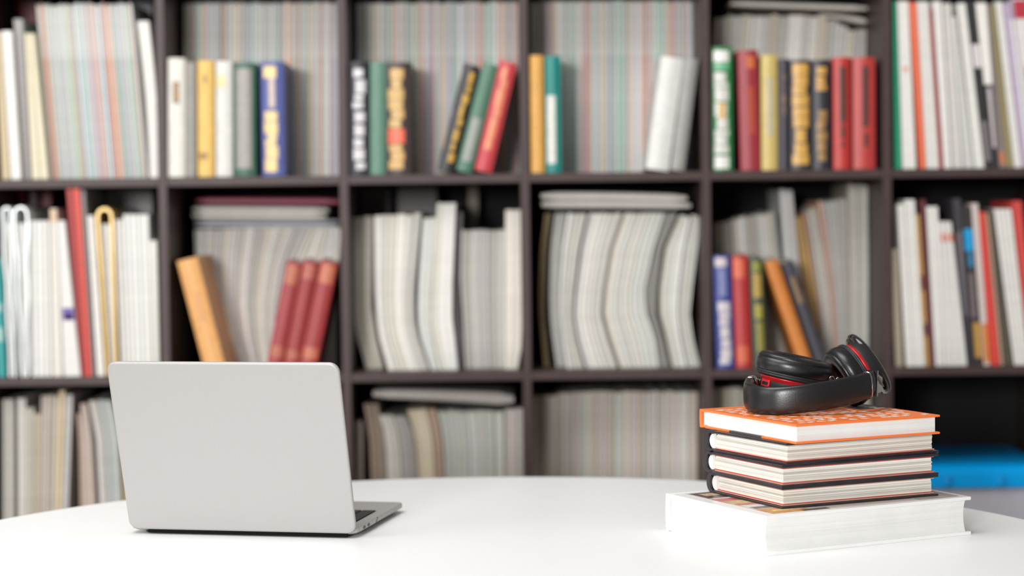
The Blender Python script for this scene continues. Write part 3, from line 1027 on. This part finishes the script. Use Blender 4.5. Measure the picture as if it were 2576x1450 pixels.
single(1, (2432, 2451), (2479, 2497), 2, 432, (40, 38, 40), 'black volume with white patches on its spine', group=G6, marks=[(0, 1, .60, .74, (214, 206, 208)), (.1, .9, .04, .28, (120, 112, 112))])
single(1, (2452, 2481), (2498, 2514), 3, 432, (44, 42, 46), 'black volume whose spine is white in its upper half', group=G6, marks=[(.02, .98, .5, .99, (230, 226, 218)), (.3, .75, .12, .48, (196, 184, 186))])
single(1, (2482, 2490), (2515, 2533), 12, 432, (132, 122, 118), 'grey brown volume beside the olive one', group=G6, marks=[(.1, .8, .02, .1, (196, 120, 80))])
single(1, (2491, 2503), (2534, 2551), 10, 432, (150, 138, 96), 'olive volume beside the grey brown one', group=G6)
single(1, (2504, 2522), (2552, 2572), 4, 432, W, 'white volume between the olive and the lilac ones', group=G6)
single(1, (2523, 2546), (2573, 2596), 8, 432, (182, 164, 190), 'lilac volume with white edge at the row end', group=G6, marks=[(.5, .98, .02, .9, (216, 212, 214))])
single(1, (2547, 2582), (2597, 2630), -4, 432, (222, 218, 216), 'white volume with a red head at the row end', group=G6, marks=[(.02, .98, .88, .99, (178, 44, 60)), (.3, .9, .5, .6, (178, 44, 60))])
# --- row 2, left cell
G1 = 'files and paperbacks below the pastel magazines'
single(2, (-18, 2), (-6, 15), 650, 950, (20, 148, 148), 'teal volume beside the silver file folders', group=G1, marks=[(.1, .9, .3, .42, (150, 190, 184)), (.1, .9, .55, .62, (150, 190, 184))])
single(2, (75, 123), (80, 130), 556, 950, (226, 225, 219), 'white paperback standing next to the silver file folders', group=G1, n=4)
single(2, (125, 143), (132, 158), 526, 950, (220, 214, 204), 'tall off-white paperback with a tan top', group=G1, marks=[(.02, .98, .92, .995, (208, 180, 150))])
single(2, (144, 164), (160, 204), 556, 950, (222, 220, 216), 'white paperback with a small purple label', group=G1, marks=[(.1, .95, .36, .44, (96, 70, 150)), (.3, .8, .365, .395, (190, 60, 140))])
single(2, (166, 182), (207, 218), 474, 950, (168, 52, 50), 'dark red folder leaning across the white paperbacks', name='folder', cat='folder', setback=.004, group=G1)
single(2, (183, 200), (219, 231), 474, 950, (216, 82, 68), 'bright red folder leaning against the dark red one', name='folder', cat='folder', setback=.004, group=G1)
single(2, (202, 214), (233, 241), 478, 950, (140, 136, 138), 'grey paperback between the red folder and a white one', group=G1)
single(2, (219, 236), (244, 264), 543, 950, (224, 222, 216), 'white paperback between the red and gold folders', group=G1)
single(2, (288, 308), (305, 324), 553, 950, (222, 220, 214), 'white paperback just beside the gold folder', group=G1, n=2)
single(2, (309, 374), (325, 386), 540, 950, (224, 223, 218), 'white paperback in the row just past the gold folder', group=G1, n=5)
single(2, (376, 395), (388, 402), 606, 950, (222, 219, 210), 'short white paperback against the upright', group=G1)
single(2, (379, 398), (384, 400), 541, 950, (152, 78, 78), 'faded red book peeping up behind the short paperback', setback=.19, depth=.12, group=G1)
single(2, (268, 384), (268, 384), 466, 950, (146, 142, 142), 'grey cardboard folder standing at the back of the cell', setback=.25, depth=.05, name='folder', cat='folder')
single(2, (44, 66), (50, 74), 474, 950, (140, 30, 44), 'crimson book standing at the back behind silver folders', setback=.24, depth=.1)
single(2, (74, 92), (80, 96), 478, 950, (170, 150, 156), 'greyish pink book at the back beside the crimson one', setback=.24, depth=.1)
single(2, (104, 130), (96, 122), 478, 950, (120, 32, 40), 'dull red book at the back behind the white paperbacks', setback=.24, depth=.1)
single(2, (1176, 1204), (1176, 1204), 466, 930, (132, 120, 108), 'taupe card standing behind the short grey journals', setback=.3, depth=.02, name='card', cat='card')
single(2, (900, 985), (900, 985), 474, 930, (84, 78, 76), 'grey box file with shade painted in, standing behind the cream white journals', setback=.312, depth=.04, name='box_file', cat='file')  # colour darkened to hold the shade at the back of the cell
single(2, (998, 1100), (998, 1100), 470, 930, (72, 66, 64), 'grey box file, painted darker for shade, standing behind the tallest white journals', setback=.27, depth=.06, name='box_file', cat='file')  # shade behind the journals is put into this grey too
# --- row 2, right cell
G62 = 'paperbacks and brochures in the right middle cell'
single(2, (2240, 2260), (2253, 2272), 627, 926, (168, 156, 136), 'short beige booklet against the upright', group=G62)
single(2, (2257, 2275), (2281, 2298), 514, 926, W, 'white paperback, first beside the short beige booklet', group=G62)
single(2, (2276, 2302), (2299, 2329), 503, 926, W, 'white paperback before the yellow and brown one', group=G62, n=2)
single(2, (2304, 2314), (2330, 2340), 540, 926, (190, 146, 84), 'yellow and brown speckled brochure beside the maroon one', group=G62, marks=[(.1, .9, .5, .6, (110, 50, 44)), (.1, .9, .2, .28, (80, 50, 70))])
single(2, (2315, 2329), (2341, 2353), 503, 926, (98, 44, 48), 'maroon brochure between white paperbacks', group=G62)
single(2, (2330, 2360), (2354, 2378), 520, 926, W, 'taller white paperback next to the maroon brochure', group=G62, n=2)
single(2, (2362, 2394), (2379, 2434), 558, 926, (220, 217, 212), 'white paperback thickened at its foot', group=G62, n=3, marks=[(.3, .9, .86, .92, (208, 110, 90))])
single(2, (2396, 2418), (2436, 2446), 500, 926, (58, 54, 60), 'black brochure before the one with the blue spot', group=G62, marks=[(.2, .6, .3, .8, (120, 116, 122))])
single(2, (2419, 2442), (2447, 2474), 520, 926, (44, 40, 42), 'black brochure with a bright blue spot', group=G62, marks=[(.05, .95, .72, .86, (0, 150, 208)), (.3, .8, .62, .71, (40, 120, 160)), (.2, .7, .3, .58, (110, 96, 98)), (.3, .95, .05, .27, (176, 134, 60))])
single(2, (2443, 2461), (2475, 2492), 512, 926, (206, 192, 188), 'pale pinkish brochure beside the red one', group=G62, marks=[(.1, .95, .02, .26, (204, 126, 60))])
single(2, (2462, 2478), (2494, 2516), 533, 926, (212, 62, 52), 'bright red brochure leaning beside the pale one', group=G62)
single(2, (2479, 2488), (2517, 2526), 536, 926, (178, 146, 126), 'brownish beige brochure right beside the red one', group=G62)
single(2, (2489, 2499), (2527, 2551), 528, 926, (78, 72, 58), 'olive black brochure before the white paperbacks', group=G62)
single(2, (2500, 2546), (2552, 2590), 526, 926, W, 'white paperback between the olive and red ones', group=G62, n=4)
single(2, (2547, 2571), (2592, 2612), 506, 926, (206, 70, 66), 'red paperback at the end of the row', group=G62)


# --- folded plastic file folders: an inverted U with a round top
def ufolder(top, bot, yt, yb, c, label, metal=.4, wavy=0.0, leg=.34):
    Y = SY + .004
    zb = shelf_top(2)
    a0, a1, b0, b1 = atY(bot[0], yb, Y), atY(bot[1], yb, Y), atY(top[0], yt, Y), atY(top[1], yt, Y)
    wid = (b1.x - b0.x)
    wb_ = (a1.x - a0.x)
    Ht = b0.z - zb
    r = wid / 2
    pts_o, pts_i = [], []
    NS = 14
    def mid(s):
        return (a0.x + a1.x) / 2 * (1 - s) + (b0.x + b1.x) / 2 * s
    def half(s):
        return (wb_ * (1 - s) + wid * s) / 2 * (1 + wavy * math.sin(s * 17 + top[0]))
    th = leg * min(wid, wb_)
    for i in range(NS + 1):
        s = i / NS * (1 - r / Ht)
        pts_o.append((mid(s) - half(s), s * Ht))
        pts_i.append((mid(s) - half(s) + th, s * Ht))
    s1 = 1 - r / Ht
    for i in range(1, 8):
        a = math.pi - math.pi * i / 8
        pts_o.append((mid(s1) + half(s1) * math.cos(a), s1 * Ht + r * math.sin(a)))
        pts_i.append((mid(s1) + (half(s1) - th) * math.cos(a), s1 * Ht + (r - th) * math.sin(a)))
    for i in range(NS, -1, -1):
        s = i / NS * (1 - r / Ht)
        pts_o.append((mid(s) + half(s), s * Ht))
        pts_i.append((mid(s) + half(s) - th, s * Ht))
    n = len(pts_o)
    xc = mid(0)
    V = [(x - xc, y, z) for y in (0, .2) for pr in (pts_o, pts_i) for x, z in pr]
    Fc = []
    for i in range(n - 1):
        Fc += [(i, i + 1, 2 * n + i + 1, 2 * n + i), (n + i, 3 * n + i, 3 * n + i + 1, n + i + 1), (i, n + i, n + i + 1, i + 1), (2 * n + i, 2 * n + i + 1, 3 * n + i + 1, 3 * n + i)]
    for i in (0, n - 1):
        Fc.append((i, 2 * n + i, 3 * n + i, n + i))
    root = empty('file_folder', Matrix.Translation((xc, Y, zb)))
    tag(root, label, 'folder', 'folded plastic file folders')
    mesh_obj('sleeve', V, Fc, mat('plastic_%d_%d_%d' % c, c, .28, metal=metal, var=.08, scale=25), root, bevel=.001)
    V, Fc = loft([[(mid(s) - xc - (half(s) - th - .0004), y_, s * Ht), (mid(s) - xc + (half(s) - th - .0004), y_, s * Ht)] + [(mid(s) - xc + (half(s) - th - .0004), .19, s * Ht), (mid(s) - xc - (half(s) - th - .0004), .19, s * Ht)]
                  for s, y_ in ((0, .012), (.3, .012), (.6, .012), (.9, .012))])
    mesh_obj('papers', V, Fc, cmat((206, 204, 200), .7), root)


ufolder((2, 29), (23, 40), 520, 950, (232, 236, 236), 'silvery white file folder beside the teal volume', .15, .12)
ufolder((31, 71), (54, 72), 519, 950, (240, 244, 244), 'broad silvery white file folder beside the white paperbacks', .15, .10)
ufolder((239, 284), (268, 297), 522, 950, (190, 158, 92), 'gold file folder with a rounded top between white paperbacks', .2, .02, .30)


# --- magazines lying flat on the rows
def flat(row_items, Y0, depth, label, name='magazine', cat='magazine', sag=0.0, group='magazines lying flat on the rows'):
    (x0, x1, ytl, ytr, ybl, ybr, c) = row_items
    N = 10
    rings = []
    base = atY((x0 + x1) / 2, (ybl + ybr) / 2, Y0)
    for i in range(N + 1):
        s = i / N
        x = x0 + (x1 - x0) * s
        sg = -sag * math.sin(math.pi * s)
        top_, bot_ = atY(x, ytl + (ytr - ytl) * s + sg, Y0), atY(x, ybl + (ybr - ybl) * s + sg, Y0)
        hh = (top_.z - bot_.z)
        e = .0 if 0 < i < N else hh * .2
        c_ = min(.003, hh * .3)
        rings.append([Vector(v) - base for v in ((top_.x, Y0 + depth, bot_.z + e), (top_.x, Y0 + c_, bot_.z + e), (top_.x, Y0, bot_.z + c_ + e), (top_.x, Y0, top_.z - c_ - e), (top_.x, Y0 + c_, top_.z - e), (top_.x, Y0 + depth, top_.z - e))])
    o = mesh_obj(name, *loft(rings), cmat(c, .5))
    o.location = base
    return tag(o, label, cat, group)


flat((493, 853, 497, 499, 514, 516, (138, 52, 70)), SY + .16, .17, 'maroon booklet lying flat on top of the curving magazines')
flat((484, 826, 519, 522, 534, 536, (208, 204, 196)), SY + .15, .17, 'white magazine lying flat beneath the maroon booklet')
flat((482, 820, 535, 537, 549, 551, (216, 211, 200)), SY + .15, .17, 'cream magazine lying flat under the white flat one')
flat((488, 852, 550, 552, 561, 563, (150, 152, 160)), SY + .155, .17, 'blue grey magazine lying flat under the cream one')
flat((490, 850, 562, 564, 573, 575, (176, 177, 182)), SY + .155, .17, 'pale blue grey magazine lying lowest on the curving row')
flat((1361, 1728, 484, 490, 503, 508, (214, 208, 202)), SY + .07, .2, 'white magazine lying flat on the S-shaped row, upper of two', sag=2)
flat((1363, 1738, 504, 509, 524, 526, (204, 198, 192)), SY + .07, .2, 'white magazine lying flat on the S-shaped row, lower of two', sag=1)
flat((1838, 2182, 2, 14, 14, 27, (214, 208, 200)), SY + .15, .2, 'off-white magazine lying slanted above the red and black hardbacks', sag=0)
flat((2060, 2180, 34, 46, 40, 62, (206, 200, 192)), SY + .16, .18, 'thin off-white magazine bent over the leaning row', sag=2)
flat((938, 1292, 981, 990, 1002, 1022, (176, 170, 166)), SY + .04, .2, 'grey magazine lying flat and sagging on the low shelf', sag=2)


# --- hardback books standing at the front ----------------------------------------------------------------------
pg_std = page_mat('hardback_page_edges', (214, 204, 184), 600, .12)


def hardback(row, top, bot, yt, yb, c, label, group, depth=.145, setback=.004, marks=(), bulge=.004, name='hardback_book', rough=.45, var=.08):
    """standing book, spine to the room; leans as in the photograph and rests on its lower corner"""
    Y = SY + setback
    zb = shelf_top(row)
    bm_ = atY((bot[0] + bot[1]) / 2, yb, Y)
    tm = atY((top[0] + top[1]) / 2, yt, Y)
    lean = math.atan2(tm.x - bm_.x, tm.z - zb)
    wpx = ((bot[1] - bot[0]) + (top[1] - top[0])) / 2
    t = atY(bot[0] + wpx, yb, Y).x - atY(bot[0], yb, Y).x
    t = t * (math.cos(lean) if abs(lean) > .06 else 1) - .0006
    if abs(lean) < .012:
        lean = 0.0
    hgt = (tm.z - zb) / math.cos(lean) - abs(t * math.sin(lean)) * .5
    # local x -> +Y world, y -> up, z -> +X ; rotate about Y by the lean
    B = Matrix(((0, 0, 1), (1, 0, 0), (0, 1, 0))).to_4x4()
    xb = bm_.x - t / 2 * math.cos(lean)
    zoff = t * math.sin(lean) if lean > 0 else 0.0
    M = Matrix.Translation((xb, Y + bulge, zb + zoff)) @ Matrix.Rotation(lean, 4, 'Y') @ B
    cm = mat('cloth_%d_%d_%d' % c, c, rough, var=var, scale=90, k=PAPER_K)
    bk = make_book(name, M, depth, hgt, t, cm, pg_std, board=.0022, over=.003, bulge=bulge, joint=False)
    tag(bk, label, 'book', group)
    for u0, u1, h0, h1, mc in marks:
        # follow the curved spine
        NZ = 6
        V = []
        for i in range(NZ + 1):
            zz_ = (u0 + (u1 - u0) * i / NZ) * t
            x = -bulge * math.sin(math.pi * zz_ / t)
            for y in (h0 * hgt, h1 * hgt):
                for dx in (-.0004, .0006):
                    V.append((x + dx, y, zz_))
        Fc = [(0, 1, 3, 2), (4 * NZ, 4 * NZ + 2, 4 * NZ + 3, 4 * NZ + 1)]
        for i in range(NZ):
            k_ = 4 * i
            Fc += [(k_, k_ + 2, k_ + 6, k_ + 4), (k_ + 1, k_ + 5, k_ + 7, k_ + 3), (k_, k_ + 4, k_ + 5, k_ + 1), (k_ + 2, k_ + 3, k_ + 7, k_ + 6)]
        mesh_obj('spine_print', V, Fc, mat('foil_%d_%d_%d' % mc, mc, .4, var=.15, scale=200), bk)
    return bk


def rows(u0, u1, h0, h1, n, c, fill=.7, seed=0):
    """irregular lettering blocks down a spine"""
    rnd = random.Random(seed)
    w = [.55 + rnd.random() * .9 for _ in range(n)]
    tot = sum(w)
    out, h = [], h0
    for v in w:
        st = v / tot * (h1 - h0)
        f = min(.95, fill + rnd.random() * .16)
        out.append((u0 + rnd.random() ** 2 * .16, u1 - rnd.random() ** 2 * .16, h, h + st * f, c))
        h += st
    return out


GR1 = 'hardbacks standing at the front of the upper shelf'
GOLD, CRM = (196, 152, 76), (226, 198, 136)
hardback(1, (421, 465), (421, 466), 146, 446, (222, 218, 208), 'thick white hardback with a small gold spine label', GR1, marks=[(.32, .66, .62, .80, (60, 48, 40)), (.40, .62, .635, .785, (176, 132, 62))])
hardback(1, (466, 494), (467, 494), 157, 446, (150, 147, 140), 'thin grey hardback between the white and yellow ones', GR1)
hardback(1, (496, 538), (497, 539), 152, 446, (224, 184, 100), 'yellow hardback between two grey ones', GR1, marks=[(.35, .55, .80, .88, (150, 116, 60)), (.1, .6, .15, .21, (150, 116, 60))])
hardback(1, (541, 584), (542, 585), 153, 446, (214, 212, 206), 'pale grey hardback with a yellow spot near its head', GR1, marks=[(.05, .6, .77, .88, (224, 202, 148))])
hardback(1, (586, 643), (587, 645), 158, 445, (52, 92, 74), 'dark green hardback with a grey spine panel', GR1, marks=[(.12, .80, .07, .95, (146, 141, 136))])
hardback(1, (655, 714), (659, 718), 155, 443, (78, 88, 148), 'blue hardback with cream figures down its spine', GR1,
         marks=[(.12, .68, .86, .96, CRM), (.34, .62, .60, .86, (190, 170, 160))] + rows(.12, .72, .04, .58, 6, CRM, .86, 2))
GR2 = GR1
hardback(1, (876, 928), (876, 928), 155, 440, (34, 32, 40), 'black hardback with rows of white lettering', GR2, marks=rows(.22, .86, .05, .95, 9, (206, 202, 204), .72, 3))
hardback(1, (930, 972), (930, 972), 156, 440, (92, 130, 112), 'sage green hardback beside the black lettered one', GR2)
hardback(1, (974, 1036), (974, 1038), 157, 440, (54, 42, 42), 'dark brown hardback with a gold and red spine', GR2,
         marks=rows(.06, .72, .42, .95, 6, (196, 158, 92), .93, 5) + [(.04, .72, .28, .41, (222, 96, 62))] + rows(.06, .72, .05, .27, 3, (200, 158, 92), .93, 6))
hardback(1, (1166, 1211), (1099, 1140), 163, 438, (46, 42, 44), 'black hardback with gold lettering, leaning right', GR2, marks=rows(.45, .82, .10, .95, 8, (200, 158, 62), .76, 7))
hardback(1, (1215, 1257), (1145, 1188), 161, 438, (78, 118, 98), 'grey green hardback leaning between black and red ones', GR2, marks=[(.2, .8, .1, .5, (142, 146, 138))])
hardback(1, (1258, 1304), (1192, 1238), 156, 438, (192, 62, 68), 'red hardback leaning beside the upright', GR2, marks=rows(.22, .72, .2, .95, 6, (214, 130, 92), .9, 8))
hardback(1, (1335, 1370), (1335, 1371), 139, 438, (214, 160, 78), 'ochre hardback standing against the upright', GR2)
hardback(1, (1373, 1413), (1373, 1414), 140, 438, (8, 126, 118), 'teal hardback with a white spine label', GR2, marks=[(.1, .64, .08, .66, (206, 204, 196))])
hardback(1, (1664, 1722), (1624, 1684), 144, 436, (214, 213, 208), 'thick white hardback leaning right on the grey one', GR2)
hardback(1, (1722, 1759), (1686, 1723), 147, 436, (150, 149, 145), 'grey hardback leaning against the upright', GR2)
hardback(1, (1791, 1842), (1794, 1845), 118, 434, (40, 120, 62), 'green hardback with a white patterned spine', GR2,
         marks=[(.06, .82, .88, .97, (220, 219, 214)), (.08, .82, .82, .87, (106, 172, 132)), (.08, .8, .02, .12, (216, 215, 210))] + rows(.08, .8, .14, .80, 9, (204, 202, 196), .82, 9) + [(.3, .62, .42, .55, (206, 164, 80))])
hardback(1, (1855, 1908), (1865, 1915), 126, 433, (152, 44, 54), 'dark red hardback with faint gold ornaments', GR2, marks=[(.42, .8, .85, .95, (198, 106, 56)), (.45, .75, .3, .7, (172, 70, 50))])
hardback(1, (1911, 1954), (1917, 1958), 138, 433, (200, 178, 106), 'beige yellow hardback beside the dark red one', GR2, marks=[(.35, .65, .3, .8, (176, 170, 146))])
hardback(1, (1959, 1987), (1960, 1988), 148, 433, (58, 54, 64), 'thin dark grey hardback with brown lettering', GR2, marks=rows(.3, .7, .5, .88, 4, (120, 92, 66), .7, 10))
hardback(1, (1989, 2040), (1990, 2041), 150, 433, (52, 48, 52), 'dark hardback whose spine is covered in gold', GR2, marks=rows(.08, .90, .05, .97, 9, (204, 158, 78), .88, 11))
hardback(1, (2044, 2090), (2045, 2091), 150, 433, (44, 42, 50), 'black hardback with gold lettering beside the red pair', GR2, marks=rows(.2, .78, .08, .55, 6, (160, 122, 68), .8, 12) + rows(.2, .78, .72, .95, 3, (196, 148, 70), .8, 13))
hardback(1, (2094, 2139), (2098, 2141), 144, 433, (184, 52, 46), 'red hardback with a dark spine panel, beside the black one', GR2, marks=[(.36, .72, .42, .92, (74, 48, 44)), (.42, .66, .28, .40, (80, 50, 46)), (.45, .66, .2, .25, (80, 50, 46))])
hardback(1, (2146, 2203), (2147, 2204), 144, 433, (180, 58, 54), 'broad red hardback with a dark spine panel, last of its row', GR2, marks=[(.42, .68, .38, .92, (70, 50, 48)), (.48, .66, .2, .32, (80, 50, 46))])
GR3 = 'hardbacks standing at the front of the middle shelf'
hardback(2, (440, 496), (516, 570), 652, 944, (224, 166, 100), 'tan hardback leaning left above the laptop', GR3, marks=[(.4, .6, .45, .7, (206, 144, 88))])
hardback(2, (722, 761), (665, 707), 660, 943, (158, 58, 62), 'dark red volume, first of three leaning ones', GR3, marks=[(.1, .9, .80, .97, (176, 100, 74)), (.1, .9, .14, .24, (176, 100, 74))])
hardback(2, (763, 803), (708, 748), 658, 943, (154, 54, 54), 'dark red volume, middle one of three leaning', GR3, marks=[(.1, .9, .84, .97, (170, 92, 76)), (.1, .9, .12, .20, (172, 92, 72))])
hardback(2, (806, 853), (749, 794), 658, 943, (158, 52, 54), 'dark red volume, nearest the upright of three leaning ones', GR3, marks=[(.1, .9, .80, .97, (186, 104, 76)), (.1, .9, .12, .22, (188, 104, 76))])
hardback(2, (1794, 1838), (1803, 1849), 643, 932, (52, 66, 138), 'blue hardback with white lettering on its lower half', GR3, marks=rows(.18, .85, .04, .60, 7, (204, 194, 196), .84, 14) + [(.1, .75, .9, .98, (200, 188, 190)), (.3, .7, .64, .88, (120, 122, 168))])
hardback(2, (1841, 1882), (1852, 1893), 643, 932, (176, 46, 48), 'red hardback with orange bands beside the blue one', GR3, marks=[(.05, .75, .80, .97, (206, 96, 62)), (.1, .8, .05, .2, (200, 92, 62))])
hardback(2, (1885, 1919), (1896, 1932), 650, 932, (66, 74, 58), 'grey green hardback with olive yellow marks', GR3, marks=[(.2, .8, .64, .86, (170, 140, 60)), (.2, .8, .88, .97, (130, 134, 40)), (.25, .8, .45, .58, (160, 148, 50)), (.3, .8, .15, .42, (136, 130, 52))])
hardback(2, (1921, 1956), (2011, 2048), 657, 938, (202, 124, 54), 'orange brown hardback leaning left behind the headphones', GR3)
hardback(2, (1962, 1994), (2052, 2085), 660, 938, (70, 68, 78), 'dark grey hardback leaning on the orange brown one', GR3, setback=.03, marks=[(.3, .7, .6, .85, (140, 112, 76))])

# --- storage box with blue lid in the lower right cell
bx0, bx1 = ups[5] + BT / 2 + .012, ups[6] - BT / 2 - .012
bz = shelf_top(3)
BZ = atY(2460, 1172, SY + .02).z - bz
box_root = tag(empty('storage_box', Matrix.Translation(((bx0 + bx1) / 2, SY + .02, bz))),
               'white plastic storage box with a bright blue lid in the low cell', 'storage box')
hwb = (bx1 - bx0) / 2
mesh_obj('body', *loft([rrect(-hwb + .022, hwb - .022, .014, .29, .02, 0), rrect(-hwb + .006, hwb - .006, .006, .30, .02, BZ - .034)]), mat('white_box_plastic', (206, 204, 214), .35, var=.02), box_root)
blue = mat('blue_lid_plastic', (0, 172, 255), .35, var=.03, spec=.25)
ld_ = mesh_obj('lid', *loft([rrect(-hwb, hwb, 0, .306, .022, BZ - .042), rrect(-hwb - .002, hwb + .002, -.002, .308, .022, BZ - .039), rrect(-hwb - .002, hwb + .002, -.002, .308, .022, BZ - .016), rrect(-hwb + .002, hwb - .002, .002, .304, .02, BZ - .006), rrect(-hwb + .012, hwb - .012, .012, .294, .016, BZ)]), blue, box_root)
for px in (2380, 2514):
    c = atY(px, 1208, SY + .02)
    x, z = c.x - (bx0 + bx1) / 2, c.z - bz
    la = mesh_obj('latch', *loft([rrect(x - .0065, x + .0065, z - .0105, z + .0105, .004, 0)] + [rrect(x - .0055, x + .0055, z - .0095, z + .0095, .004, .006)]), mat('blue_latch_gloss', (0, 172, 255), .12, var=.03, coat=.5), box_root)
    la.data.transform(Matrix(((1, 0, 0, 0), (0, 0, -1, -.0018), (0, 1, 0, 0), (0, 0, 0, 1))))
